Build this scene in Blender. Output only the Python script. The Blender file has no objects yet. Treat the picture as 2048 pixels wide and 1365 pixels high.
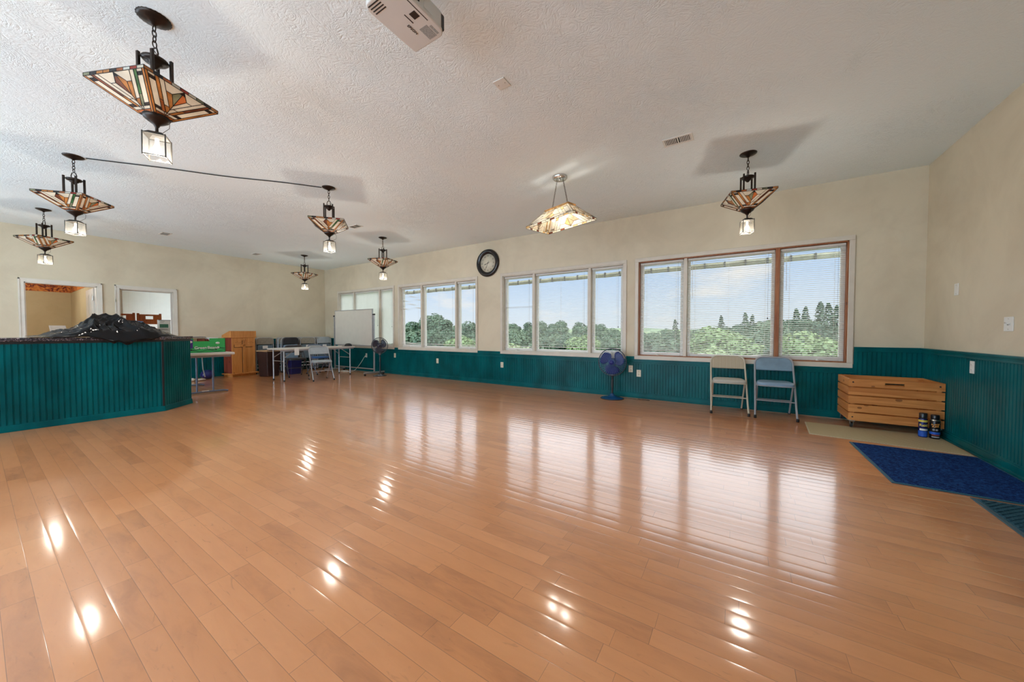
import bpy, math, random
from mathutils import Vector, Matrix, noise
random.seed(7)
PI = math.pi
sc = bpy.context.scene
COL = sc.collection

# ------------------------------------------------------------------ mesh builder
class MB:
    def __init__(s):
        s.v = []; s.f = []; s.mi = []; s.sm = []
    def add(s, vs, fs, mi=0, smooth=False, M=None):
        o = len(s.v)
        for p in vs:
            p = Vector(p)
            s.v.append(tuple(M @ p) if M is not None else tuple(p))
        for f in fs:
            s.f.append([i + o for i in f]); s.mi.append(mi); s.sm.append(smooth)
        return s
    def box(s, x0, y0, z0, x1, y1, z1, mi=0, M=None):
        x0, x1 = min(x0, x1), max(x0, x1); y0, y1 = min(y0, y1), max(y0, y1); z0, z1 = min(z0, z1), max(z0, z1)
        vs = [(x0,y0,z0),(x1,y0,z0),(x1,y1,z0),(x0,y1,z0),(x0,y0,z1),(x1,y0,z1),(x1,y1,z1),(x0,y1,z1)]
        fs = [(0,3,2,1),(4,5,6,7),(0,1,5,4),(1,2,6,5),(2,3,7,6),(3,0,4,7)]
        return s.add(vs, fs, mi, False, M)
    def tube(s, pts, r, seg=8, closed=False, mi=0, M=None, smooth=True):
        pts = [Vector(p) for p in pts]; n = len(pts)
        rs = r if isinstance(r, (list, tuple)) else [r] * n
        tang = []
        for i in range(n):
            if closed: t = pts[(i+1) % n] - pts[i-1]
            else: t = pts[min(i+1, n-1)] - pts[max(i-1, 0)]
            tang.append(t.normalized() if t.length > 1e-9 else Vector((0,0,1)))
        t0 = tang[0]
        a = Vector((0,0,1)) if abs(t0.z) < .9 else Vector((1,0,0))
        u = t0.cross(a).normalized()
        vs = []
        for i in range(n):
            t = tang[i]
            u = (u - t * u.dot(t))
            u = u.normalized() if u.length > 1e-6 else t.orthogonal().normalized()
            w = t.cross(u)
            for k in range(seg):
                an = 2*PI*k/seg
                vs.append(pts[i] + (u*math.cos(an) + w*math.sin(an)) * rs[i])
        fs = []
        m = n if closed else n-1
        for i in range(m):
            j = (i+1) % n
            for k in range(seg):
                l = (k+1) % seg
                fs.append((i*seg+k, i*seg+l, j*seg+l, j*seg+k))
        s.add(vs, fs, mi, smooth, M)
        if not closed:
            s.add([vs[k] for k in range(seg)], [tuple(range(seg))[::-1]], mi, False, M)
            s.add([vs[(n-1)*seg+k] for k in range(seg)], [tuple(range(seg))], mi, False, M)
        return s
    def lathe(s, prof, seg=24, mi=0, M=None, smooth=True, ribs=0, rib=0):
        vs = []; fs = []
        n = len(prof)
        for (r, z) in prof:
            for k in range(seg):
                a = 2*PI*k/seg
                rr = r*(1 + (rib*math.cos(ribs*a) if ribs else 0))
                vs.append((rr*math.cos(a), rr*math.sin(a), z))
        for i in range(n-1):
            for k in range(seg):
                l = (k+1) % seg
                fs.append((i*seg+k, i*seg+l, (i+1)*seg+l, (i+1)*seg+k))
        s.add(vs, fs, mi, smooth, M)
        for i, rev in ((0, True), (n-1, False)):
            if prof[i][0] > 1e-4:
                ring = [vs[i*seg+k] for k in range(seg)]
                s.add(ring, [tuple(range(seg))[::-1] if rev else tuple(range(seg))], mi, False, M)
        return s
    def prism(s, poly, d0, d1, axis='y', mi=0, M=None):
        n = len(poly)
        def P(a, b, d):
            return {'y': (a, d, b), 'x': (d, a, b), 'z': (a, b, d)}[axis]
        vs = [P(a, b, d0) for a, b in poly] + [P(a, b, d1) for a, b in poly]
        fs = [tuple(range(n)), tuple(range(2*n-1, n-1, -1))]
        for i in range(n):
            j = (i+1) % n
            fs.append((i, n+i, n+j, j))
        return s.add(vs, fs, mi, False, M)
    def build(s, name, mats, parent=None, bevel=0, seg=2, loc=None):
        me = bpy.data.meshes.new(name)
        me.from_pydata(s.v, [], s.f)
        if not isinstance(mats, (list, tuple)): mats = [mats]
        for m in mats: me.materials.append(m)
        me.polygons.foreach_set('material_index', s.mi)
        me.polygons.foreach_set('use_smooth', s.sm)
        me.update()
        import bmesh
        bm = bmesh.new(); bm.from_mesh(me)
        bmesh.ops.recalc_face_normals(bm, faces=bm.faces)
        bm.to_mesh(me); bm.free()
        o = bpy.data.objects.new(name, me); COL.objects.link(o)
        if parent is not None: o.parent = parent
        if loc: o.location = loc
        if bevel:
            b = o.modifiers.new('bevel', 'BEVEL'); b.width = bevel; b.segments = seg; b.limit_method = 'ANGLE'; b.angle_limit = .6
            b.harden_normals = False
        return o

def box(name, mat, a, b, parent=None, bevel=0):
    return MB().box(*a, *b).build(name, mat, parent, bevel)

def thing(name, label, cat, loc=(0,0,0), rz=0, group=None):
    o = bpy.data.objects.new(name, None); COL.objects.link(o)
    o.empty_display_size = .1
    o.location = loc; o.rotation_euler = (0, 0, rz)
    return tag(o, label, cat, group)

def tag(o, label, cat, group=None, kind=None):
    o['label'] = label; o['category'] = cat
    if group: o['group'] = group
    if kind: o['kind'] = kind
    return o

def struct(o):
    o['kind'] = 'structure'; return o

def sthing(name):
    o = bpy.data.objects.new(name, None); COL.objects.link(o); o['kind'] = 'structure'; return o

def dup(o, parent=None, loc=None, rz=None, label=None, group=None):
    c = o.copy(); COL.objects.link(c)
    if parent is not None: c.parent = parent
    if loc is not None: c.location = loc
    if rz is not None: c.rotation_euler = (0, 0, rz)
    if label: c['label'] = label
    if group: c['group'] = group
    for ch in list(o.children): dup(ch, c)
    return c

def text(name, body, size, mat, M, parent, depth=.0006, align='CENTER', sx=1, bold=0):
    cu = bpy.data.curves.new(name, 'FONT'); cu.body = body; cu.size = size; cu.extrude = depth
    cu.align_x = align; cu.align_y = 'CENTER'; cu.offset = bold
    t = bpy.data.objects.new(name, cu); COL.objects.link(t)
    dg = bpy.context.evaluated_depsgraph_get()
    me = bpy.data.meshes.new_from_object(t.evaluated_get(dg))
    bpy.data.objects.remove(t)
    me.transform(M @ Matrix.Diagonal((sx, 1, 1, 1)))
    me.materials.clear(); me.materials.append(mat)
    o = bpy.data.objects.new(name, me); COL.objects.link(o); o.parent = parent
    return o

def frame(origin, x, y):
    """matrix with local x,y given as world vectors, z = x cross y"""
    x = Vector(x).normalized(); y = Vector(y).normalized(); z = x.cross(y)
    M = Matrix.Identity(4)
    for i in range(3):
        M[i][0] = x[i]; M[i][1] = y[i]; M[i][2] = z[i]; M[i][3] = origin[i]
    return M

# ------------------------------------------------------------------ materials
def nt(name):
    m = bpy.data.materials.new(name); m.use_nodes = True
    n = m.node_tree; n.nodes.clear()
    out = n.nodes.new('ShaderNodeOutputMaterial')
    return m, n, out
def N(n, t, **kw):
    x = n.nodes.new(t)
    for k, v in kw.items():
        if k in x.inputs: x.inputs[k].default_value = v
        else: setattr(x, k, v)
    return x
def rgb(c): return (c[0], c[1], c[2], 1)

def mat(name, col, rough=.5, metal=0, spec=.5, var=.12, vscale=8, stretch=(1,1,1), col2=None, bump=0, bscale=60, coat=0, coatr=.1, transl=0, sheen=0, detail=3):
    m, n, out = nt(name)
    b = N(n, 'ShaderNodeBsdfPrincipled')
    b.inputs['Roughness'].default_value = rough; b.inputs['Metallic'].default_value = metal
    b.inputs['Specular IOR Level'].default_value = spec
    b.inputs['Coat Weight'].default_value = coat; b.inputs['Coat Roughness'].default_value = coatr
    if sheen: b.inputs['Sheen Weight'].default_value = sheen
    tc = N(n, 'ShaderNodeTexCoord')
    mp = N(n, 'ShaderNodeMapping'); mp.inputs['Scale'].default_value = stretch
    n.links.new(tc.outputs['Object'], mp.inputs['Vector'])
    nz = N(n, 'ShaderNodeTexNoise', Scale=vscale, Detail=detail)
    n.links.new(mp.outputs['Vector'], nz.inputs['Vector'])
    cr = N(n, 'ShaderNodeValToRGB')
    lo = col2 if col2 else tuple(c*(1-var) for c in col)
    hi = col if col2 else tuple(min(1, c*(1+var)) for c in col)
    cr.color_ramp.elements[0].position = .3; cr.color_ramp.elements[0].color = rgb(lo)
    cr.color_ramp.elements[1].position = .7; cr.color_ramp.elements[1].color = rgb(hi)
    n.links.new(nz.outputs['Fac'], cr.inputs['Fac'])
    n.links.new(cr.outputs['Color'], b.inputs['Base Color'])
    if bump:
        nb = N(n, 'ShaderNodeTexNoise', Scale=bscale, Detail=4)
        n.links.new(mp.outputs['Vector'], nb.inputs['Vector'])
        bp = N(n, 'ShaderNodeBump', Strength=bump, Distance=.005)
        n.links.new(nb.outputs['Fac'], bp.inputs['Height']); n.links.new(bp.outputs['Normal'], b.inputs['Normal'])
    if transl:
        t = N(n, 'ShaderNodeBsdfTranslucent'); n.links.new(cr.outputs['Color'], t.inputs['Color'])
        mx = N(n, 'ShaderNodeMixShader', Fac=transl)
        n.links.new(b.outputs[0], mx.inputs[1]); n.links.new(t.outputs[0], mx.inputs[2])
        n.links.new(mx.outputs[0], out.inputs['Surface'])
    else:
        n.links.new(b.outputs[0], out.inputs['Surface'])
    return m

def mth(n, op, a, b=None, c=None):
    x = n.nodes.new('ShaderNodeMath'); x.operation = op
    for i, v in enumerate((a, b, c)):
        if v is None: continue
        if isinstance(v, (int, float)): x.inputs[i].default_value = v
        else: n.links.new(v, x.inputs[i])
    return x.outputs[0]

PW = 0.0830   # plank width
Y0F = -2.7
def floor_mat():
    m, n, out = nt('maple_floor')
    b = N(n, 'ShaderNodeBsdfPrincipled')
    g = N(n, 'ShaderNodeNewGeometry'); sp = N(n, 'ShaderNodeSeparateXYZ')
    n.links.new(g.outputs['Position'], sp.inputs[0])
    X, Y = sp.outputs['X'], sp.outputs['Y']
    v = mth(n, 'DIVIDE', mth(n, 'SUBTRACT', Y, Y0F), PW)
    row = mth(n, 'FLOOR', v)
    fv = mth(n, 'FRACT', v)
    wn = N(n, 'ShaderNodeTexWhiteNoise', noise_dimensions='1D'); n.links.new(row, wn.inputs['W'])
    wn2 = N(n, 'ShaderNodeTexWhiteNoise', noise_dimensions='1D'); n.links.new(mth(n, 'ADD', row, 57.3), wn2.inputs['W'])
    ln = mth(n, 'MULTIPLY_ADD', wn.outputs['Value'], .45, .42)
    u = mth(n, 'ADD', mth(n, 'DIVIDE', X, ln), mth(n, 'MULTIPLY', wn2.outputs['Value'], 9.0))
    # uneven board lengths: warp u by a slow sine of itself
    u = mth(n, 'ADD', u, mth(n, 'MULTIPLY', mth(n, 'SINE', mth(n, 'MULTIPLY', u, 2.1)), .30))
    cell = mth(n, 'FLOOR', u); fu = mth(n, 'FRACT', u)
    cb = N(n, 'ShaderNodeCombineXYZ'); n.links.new(row, cb.inputs[0]); n.links.new(cell, cb.inputs[1])
    idn = N(n, 'ShaderNodeTexWhiteNoise', noise_dimensions='3D'); n.links.new(cb.outputs[0], idn.inputs['Vector'])
    # grain: stretched noise shifted per plank
    gv = N(n, 'ShaderNodeCombineXYZ')
    n.links.new(mth(n, 'MULTIPLY', X, 2.2), gv.inputs[0]); n.links.new(mth(n, 'MULTIPLY', Y, 9.0), gv.inputs[1])
    n.links.new(mth(n, 'MULTIPLY', idn.outputs['Value'], 40), gv.inputs[2])
    gn = N(n, 'ShaderNodeTexNoise', Scale=1.6, Detail=6, Roughness=.6, Distortion=.6); n.links.new(gv.outputs[0], gn.inputs['Vector'])
    cr = N(n, 'ShaderNodeValToRGB')
    e = cr.color_ramp.elements
    e[0].position = 0; e[0].color = rgb(FLOOR_C[0]); e[1].position = 1; e[1].color = rgb(FLOOR_C[2])
    k = e.new(.35); k.color = rgb(FLOOR_C[1]); 
    fac = mth(n, 'MULTIPLY_ADD', gn.outputs['Fac'], .9, mth(n, 'MULTIPLY_ADD', idn.outputs['Value'], .55, -.22))
    n.links.new(fac, cr.inputs['Fac'])
    fg = N(n, 'ShaderNodeTexNoise', Scale=3.1, Detail=3, Distortion=2.2); n.links.new(gv.outputs[0], fg.inputs['Vector'])
    fr = N(n, 'ShaderNodeMapRange'); n.links.new(fg.outputs['Fac'], fr.inputs['Value']); fr.inputs[1].default_value = .64; fr.inputs[2].default_value = .74; fr.inputs[4].default_value = .30
    fm = N(n, 'ShaderNodeMix', data_type='RGBA'); n.links.new(fr.outputs[0], fm.inputs['Factor']); n.links.new(cr.outputs['Color'], fm.inputs[6]); fm.inputs[7].default_value = (.25, .09, .03, 1)
    # seams
    du = mth(n, 'MULTIPLY', mth(n, 'MINIMUM', fu, mth(n, 'SUBTRACT', 1, fu)), ln)
    dv = mth(n, 'MULTIPLY', mth(n, 'MINIMUM', fv, mth(n, 'SUBTRACT', 1, fv)), PW)
    su = mth(n, 'LESS_THAN', du, .0011); sv = mth(n, 'LESS_THAN', dv, .0008)
    seam = mth(n, 'MAXIMUM', su, sv)
    mx = N(n, 'ShaderNodeMix', data_type='RGBA')
    n.links.new(mth(n, 'MULTIPLY', seam, .62), mx.inputs['Factor'])
    n.links.new(fm.outputs[2], mx.inputs[6]); mx.inputs[7].default_value = (.13, .055, .025, 1)
    n.links.new(mx.outputs[2], b.inputs['Base Color'])
    rn = N(n, 'ShaderNodeTexNoise', Scale=1.3, Detail=5); n.links.new(g.outputs['Position'], rn.inputs['Vector'])
    n.links.new(mth(n, 'MULTIPLY_ADD', rn.outputs['Fac'], .10, .30), b.inputs['Roughness'])
    b.inputs['Specular IOR Level'].default_value = .5
    b.inputs['Coat Weight'].default_value = FLOOR_COAT; b.inputs['Coat Roughness'].default_value = .11; b.inputs['Coat IOR'].default_value = 1.7
    bp = N(n, 'ShaderNodeBump', Strength=.35, Distance=.002)
    # board-to-board tilt and a gentle wave along each board
    wv = N(n, 'ShaderNodeTexNoise', Scale=1.0, Detail=2)
    wvv = N(n, 'ShaderNodeCombineXYZ'); n.links.new(mth(n, 'MULTIPLY', X, 1.6), wvv.inputs[0]); n.links.new(mth(n, 'MULTIPLY', Y, 5.0), wvv.inputs[1])
    n.links.new(wvv.outputs[0], wv.inputs['Vector'])
    h = mth(n, 'MULTIPLY', wv.outputs['Fac'], .9)
    n.links.new(h, bp.inputs['Height'])
    n.links.new(bp.outputs['Normal'], b.inputs['Normal']); n.links.new(bp.outputs['Normal'], b.inputs['Coat Normal'])
    n.links.new(b.outputs[0], out.inputs['Surface'])
    return m
FLOOR_C = [(.43,.15,.045), (.62,.232,.074), (.74,.30,.108)]
FLOOR_COAT = .9

def plaster(name, col, dark, bump=.25, scale=1.1, texture=None):
    """mottled faux-finish paint with faint vein-like stains"""
    m, n, out = nt(name)
    b = N(n, 'ShaderNodeBsdfPrincipled', Roughness=.62); b.inputs['Specular IOR Level'].default_value = .3
    g = N(n, 'ShaderNodeNewGeometry')
    a = N(n, 'ShaderNodeTexNoise', Scale=scale, Detail=6, Roughness=.62, Distortion=.5); n.links.new(g.outputs['Position'], a.inputs['Vector'])
    cr = N(n, 'ShaderNodeValToRGB')
    cr.color_ramp.elements[0].position = .34; cr.color_ramp.elements[0].color = rgb(dark)
    cr.color_ramp.elements[1].position = .60; cr.color_ramp.elements[1].color = rgb(col)
    n.links.new(a.outputs['Fac'], cr.inputs['Fac'])
    v = N(n, 'ShaderNodeTexNoise', Scale=.42, Detail=3, Distortion=1.2); n.links.new(g.outputs['Position'], v.inputs['Vector'])
    vein = mth(n, 'MAXIMUM', mth(n, 'SUBTRACT', 1, mth(n, 'MULTIPLY', mth(n, 'ABSOLUTE', mth(n, 'SUBTRACT', v.outputs['Fac'], .42)), 45)), 0)
    mx = N(n, 'ShaderNodeMix', data_type='RGBA'); n.links.new(mth(n, 'MULTIPLY', vein, .10), mx.inputs['Factor'])
    n.links.new(cr.outputs['Color'], mx.inputs[6]); mx.inputs[7].default_value = rgb(tuple(c*.8 for c in dark))
    n.links.new(mx.outputs[2], b.inputs['Base Color'])
    t = N(n, 'ShaderNodeTexNoise', Scale=38, Detail=5, Roughness=.6); n.links.new(g.outputs['Position'], t.inputs['Vector'])
    bp = N(n, 'ShaderNodeBump', Strength=bump, Distance=.004); n.links.new(t.outputs['Fac'], bp.inputs['Height'])
    n.links.new(bp.outputs['Normal'], b.inputs['Normal'])
    n.links.new(b.outputs[0], out.inputs['Surface'])
    return m

def ceiling_mat():
    m, n, out = nt('textured_ceiling')
    b = N(n, 'ShaderNodeBsdfPrincipled', Roughness=.7); b.inputs['Specular IOR Level'].default_value = .25
    b.inputs['Base Color'].default_value = (.795, .895, .925, 1)
    g = N(n, 'ShaderNodeNewGeometry')
    # stomp-brush swirls: warped coordinates feeding ridged noise
    w = N(n, 'ShaderNodeTexNoise', Scale=3.2, Detail=2); n.links.new(g.outputs['Position'], w.inputs['Vector'])
    mv = N(n, 'ShaderNodeVectorMath', operation='SCALE'); n.links.new(w.outputs['Color'], mv.inputs[0]); mv.inputs['Scale'].default_value = .7
    ad = N(n, 'ShaderNodeVectorMath', operation='ADD'); n.links.new(g.outputs['Position'], ad.inputs[0]); n.links.new(mv.outputs[0], ad.inputs[1])
    t = N(n, 'ShaderNodeTexNoise', Scale=24, Detail=5, Roughness=.6); n.links.new(ad.outputs[0], t.inputs['Vector'])
    r = mth(n, 'SUBTRACT', 1, mth(n, 'MULTIPLY', mth(n, 'ABSOLUTE', mth(n, 'SUBTRACT', t.outputs['Fac'], .5)), 4))
    t2 = N(n, 'ShaderNodeTexNoise', Scale=70, Detail=3); n.links.new(g.outputs['Position'], t2.inputs['Vector'])
    h = mth(n, 'MULTIPLY_ADD', t2.outputs['Fac'], .35, r)
    # heavier in some patches than others
    p = N(n, 'ShaderNodeTexNoise', Scale=.9, Detail=2); n.links.new(g.outputs['Position'], p.inputs['Vector'])
    pr = N(n, 'ShaderNodeMapRange'); n.links.new(p.outputs['Fac'], pr.inputs['Value']); pr.inputs[1].default_value = .38; pr.inputs[2].default_value = .62; pr.inputs[3].default_value = .25; pr.inputs[4].default_value = 1
    h = mth(n, 'MULTIPLY', h, pr.outputs[0])
    bp = N(n, 'ShaderNodeBump', Strength=.75, Distance=.006); n.links.new(h, bp.inputs['Height'])
    n.links.new(bp.outputs['Normal'], b.inputs['Normal'])
    n.links.new(b.outputs[0], out.inputs['Surface'])
    return m

def glass_mat(name='window_pane', tint=(.98,.99,.985), gl=.015):
    m, n, out = nt(name)
    t = N(n, 'ShaderNodeBsdfTransparent', Color=rgb(tint)); g = N(n, 'ShaderNodeBsdfGlossy', Roughness=.02)
    mx = N(n, 'ShaderNodeMixShader')
    fr = N(n, 'ShaderNodeLayerWeight')
    n.links.new(mth(n, 'MULTIPLY', mth(n, 'MAXIMUM', mth(n, 'SUBTRACT', fr.outputs['Facing'], .55), 0), gl*20), mx.inputs[0])
    n.links.new(t.outputs[0], mx.inputs[1]); n.links.new(g.outputs[0], mx.inputs[2]); n.links.new(mx.outputs[0], out.inputs['Surface'])
    return m

def lantern_glass():
    m, n, out = nt('seeded_lantern_glass')
    tc = N(n, 'ShaderNodeTexCoord'); nz = N(n, 'ShaderNodeTexNoise', Scale=60, Detail=2); n.links.new(tc.outputs['Object'], nz.inputs['Vector'])
    t = N(n, 'ShaderNodeBsdfTransparent', Color=(1, .97, .92, 1)); tl = N(n, 'ShaderNodeBsdfTranslucent', Color=(1, .96, .88, 1))
    g = N(n, 'ShaderNodeBsdfGlossy', Roughness=.1)
    a = N(n, 'ShaderNodeMixShader'); n.links.new(mth(n, 'MULTIPLY_ADD', nz.outputs['Fac'], LG*.3, LG*.85), a.inputs[0])
    n.links.new(t.outputs[0], a.inputs[1]); n.links.new(tl.outputs[0], a.inputs[2])
    c = N(n, 'ShaderNodeMixShader', Fac=.06); n.links.new(a.outputs[0], c.inputs[1]); n.links.new(g.outputs[0], c.inputs[2])
    n.links.new(c.outputs[0], out.inputs['Surface'])
    return m
LG = .028

def emis(name, col, st):
    m, n, out = nt(name)
    e = N(n, 'ShaderNodeEmission', Color=rgb(col), Strength=st); n.links.new(e.outputs[0], out.inputs['Surface']); return m

def pine(name, base, dark, scale=1.0, axis=0):
    m, n, out = nt(name)
    b = N(n, 'ShaderNodeBsdfPrincipled', Roughness=.45); b.inputs['Specular IOR Level'].default_value = .4
    tc = N(n, 'ShaderNodeTexCoord'); mp = N(n, 'ShaderNodeMapping')
    st = [14, 14, 14]; st[axis] = 1.2; mp.inputs['Scale'].default_value = [x*scale for x in st]
    n.links.new(tc.outputs['Object'], mp.inputs[0])
    a = N(n, 'ShaderNodeTexNoise', Scale=1.2, Detail=5, Distortion=1.4); n.links.new(mp.outputs[0], a.inputs['Vector'])
    cr = N(n, 'ShaderNodeValToRGB'); cr.color_ramp.elements[0].position = .3; cr.color_ramp.elements[0].color = rgb(dark)
    cr.color_ramp.elements[1].position = .65; cr.color_ramp.elements[1].color = rgb(base); n.links.new(a.outputs['Fac'], cr.inputs[0])
    st2 = [7, 7, 7]; st2[axis] = 4
    mp2 = N(n, 'ShaderNodeMapping'); mp2.inputs['Scale'].default_value = st2; n.links.new(tc.outputs['Object'], mp2.inputs[0])
    vo = N(n, 'ShaderNodeTexVoronoi', Scale=1.0); n.links.new(mp2.outputs[0], vo.inputs['Vector'])
    kn = mth(n, 'LESS_THAN', vo.outputs['Distance'], .11)
    mx = N(n, 'ShaderNodeMix', data_type='RGBA'); n.links.new(mth(n, 'MULTIPLY', kn, .75), mx.inputs['Factor'])
    n.links.new(cr.outputs[0], mx.inputs[6]); mx.inputs[7].default_value = rgb(tuple(c*.3 for c in dark)); n.links.new(mx.outputs[2], b.inputs['Base Color'])
    n.links.new(b.outputs[0], out.inputs['Surface'])
    return m

def stripes(name, c1, c2, freq, axis=0, rough=.8, duty=.35):
    m, n, out = nt(name)
    b = N(n, 'ShaderNodeBsdfPrincipled', Roughness=rough); b.inputs['Specular IOR Level'].default_value = .2
    tc = N(n, 'ShaderNodeTexCoord'); sp = N(n, 'ShaderNodeSeparateXYZ'); n.links.new(tc.outputs['Object'], sp.inputs[0])
    f = mth(n, 'LESS_THAN', mth(n, 'FRACT', mth(n, 'MULTIPLY', sp.outputs[axis], freq)), duty)
    mx = N(n, 'ShaderNodeMix', data_type='RGBA'); n.links.new(f, mx.inputs['Factor']); mx.inputs[6].default_value = rgb(c1); mx.inputs[7].default_value = rgb(c2)
    n.links.new(mx.outputs[2], b.inputs['Base Color']); n.links.new(b.outputs[0], out.inputs['Surface'])
    return m

def granite(name):
    m, n, out = nt(name)
    b = N(n, 'ShaderNodeBsdfPrincipled', Roughness=.12)
    tc = N(n, 'ShaderNodeTexCoord'); vo = N(n, 'ShaderNodeTexVoronoi', Scale=120); n.links.new(tc.outputs['Object'], vo.inputs['Vector'])
    cr = N(n, 'ShaderNodeValToRGB'); e = cr.color_ramp.elements
    e[0].position = .0; e[0].color = (.02,.017,.02,1); e[1].position = 1; e[1].color = (.32,.25,.27,1)
    k = e.new(.62); k.color = (.035,.028,.035,1); k = e.new(.8); k.color = (.12,.09,.1,1)
    sp = N(n, 'ShaderNodeSeparateColor'); n.links.new(vo.outputs['Color'], sp.inputs[0])
    n.links.new(sp.outputs[0], cr.inputs[0]); n.links.new(cr.outputs[0], b.inputs['Base Color']); n.links.new(b.outputs[0], out.inputs['Surface'])
    return m

def carpet(name, c1, c2, scale=220, rib=None):
    m, n, out = nt(name)
    b = N(n, 'ShaderNodeBsdfPrincipled', Roughness=.95); b.inputs['Specular IOR Level'].default_value = .1
    tc = N(n, 'ShaderNodeTexCoord'); a = N(n, 'ShaderNodeTexNoise', Scale=scale, Detail=3, Roughness=.8); n.links.new(tc.outputs['Object'], a.inputs['Vector'])
    cr = N(n, 'ShaderNodeValToRGB'); cr.color_ramp.elements[0].position = .4; cr.color_ramp.elements[0].color = rgb(c1); cr.color_ramp.elements[1].position = .68; cr.color_ramp.elements[1].color = rgb(c2)
    n.links.new(a.outputs['Fac'], cr.inputs[0]); n.links.new(cr.outputs[0], b.inputs['Base Color'])
    bp = N(n, 'ShaderNodeBump', Strength=.8, Distance=.006); n.links.new(a.outputs['Fac'], bp.inputs['Height']); n.links.new(bp.outputs[0], b.inputs['Normal'])
    n.links.new(b.outputs[0], out.inputs['Surface'])
    return m

def border_mat(name):
    m, n, out = nt(name)
    b = N(n, 'ShaderNodeBsdfPrincipled', Roughness=.7)
    g = N(n, 'ShaderNodeNewGeometry'); a = N(n, 'ShaderNodeTexNoise', Scale=9, Detail=4, Distortion=2); n.links.new(g.outputs['Position'], a.inputs['Vector'])
    cr = N(n, 'ShaderNodeValToRGB'); e = cr.color_ramp.elements
    e[0].position = .36; e[0].color = (.10,.012,.01,1); e[1].position = .66; e[1].color = (.72,.32,.05,1); k = e.new(.5); k.color = (.48,.13,.03,1)
    n.links.new(a.outputs['Fac'], cr.inputs[0]); n.links.new(cr.outputs[0], b.inputs['Base Color']); n.links.new(b.outputs[0], out.inputs['Surface'])
    return m

def leaf_mat(name, c1, c2):
    m, n, out = nt(name)
    b = N(n, 'ShaderNodeBsdfPrincipled', Roughness=.6); b.inputs['Specular IOR Level'].default_value = .25
    oi = N(n, 'ShaderNodeObjectInfo'); tc = N(n, 'ShaderNodeTexCoord'); a = N(n, 'ShaderNodeTexNoise', Scale=1.4, Detail=4); n.links.new(tc.outputs['Object'], a.inputs['Vector'])
    f = mth(n, 'ADD', a.outputs['Fac'], mth(n, 'MULTIPLY_ADD', oi.outputs['Random'], .5, -.25))
    cr = N(n, 'ShaderNodeValToRGB'); cr.color_ramp.elements[0].position = .3; cr.color_ramp.elements[0].color = rgb(c1); cr.color_ramp.elements[1].position = .75; cr.color_ramp.elements[1].color = rgb(c2)
    n.links.new(f, cr.inputs[0]); n.links.new(cr.outputs[0], b.inputs['Base Color'])
    t = N(n, 'ShaderNodeBsdfTranslucent'); n.links.new(cr.outputs[0], t.inputs['Color'])
    mx = N(n, 'ShaderNodeMixShader', Fac=.35); n.links.new(b.outputs[0], mx.inputs[1]); n.links.new(t.outputs[0], mx.inputs[2]); n.links.new(mx.outputs[0], out.inputs['Surface'])
    return m

# shared materials
TEAL = (.0, .088, .098)
M = {}
M['floor'] = floor_mat()
M['ceiling'] = ceiling_mat()
M['wall'] = plaster('beige_faux_finish_paint', (.65,.575,.43), (.565,.49,.36))
M['wall_room'] = plaster('tan_room_paint', (.52,.45,.29), (.46,.39,.24))
M['teal'] = mat('teal_gloss_paint', TEAL, rough=.3, spec=.14, var=.35, vscale=3.5, detail=5, stretch=(1,1,.6))
M['white_trim'] = mat('white_trim_paint', (.66,.62,.545), rough=.4, var=.04)
M['casing_tan'] = mat('almond_casing_paint', (.60,.545,.46), rough=.4, var=.05)
M['vinyl'] = mat('white_vinyl_sash', (.70,.67,.62), rough=.35, var=.03)
M['stain'] = pine('red_brown_stained_wood', (.36,.14,.055), (.24,.075,.025), 2, 2)
M['glass'] = glass_mat()
M['slat'] = mat('white_blind_slat', (.78,.76,.72), rough=.6, spec=.2, var=.02, transl=.25)
M['closed_slat'] = mat('white_closed_slat', (.82,.81,.77), rough=.45, var=.02, transl=.65)
M['white_plastic'] = mat('white_plastic', (.72,.72,.68), rough=.35, var=.03)
M['ivory'] = mat('ivory_plate_plastic', (.70,.64,.50), rough=.35, var=.03)
M['bronze'] = mat('dark_bronze_metal', (.030,.019,.014), rough=.35, metal=.6, var=.3, vscale=30)
M['black'] = mat('black_plastic', (.012,.012,.014), rough=.3, var=.2)
M['rubber'] = mat('black_rubber', (.015,.015,.016), rough=.7, var=.2)
M['dark_line'] = mat('dark_slot', (.02,.02,.02), rough=.6, var=.1)
M['steel'] = mat('grey_steel', (.42,.43,.45), rough=.35, metal=.7, var=.08, vscale=20)
M['grey_paint'] = mat('grey_enamel', (.30,.31,.34), rough=.35, var=.08)
M['blue_steel'] = mat('blue_grey_enamel', (.16,.20,.30), rough=.35, metal=.2, var=.1)
M['chrome'] = mat('nickel', (.6,.58,.55), rough=.25, metal=.9, var=.05)
M['lead'] = mat('dark_lead_came', (.012,.011,.012), rough=.4, metal=.4, var=.2)
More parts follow.
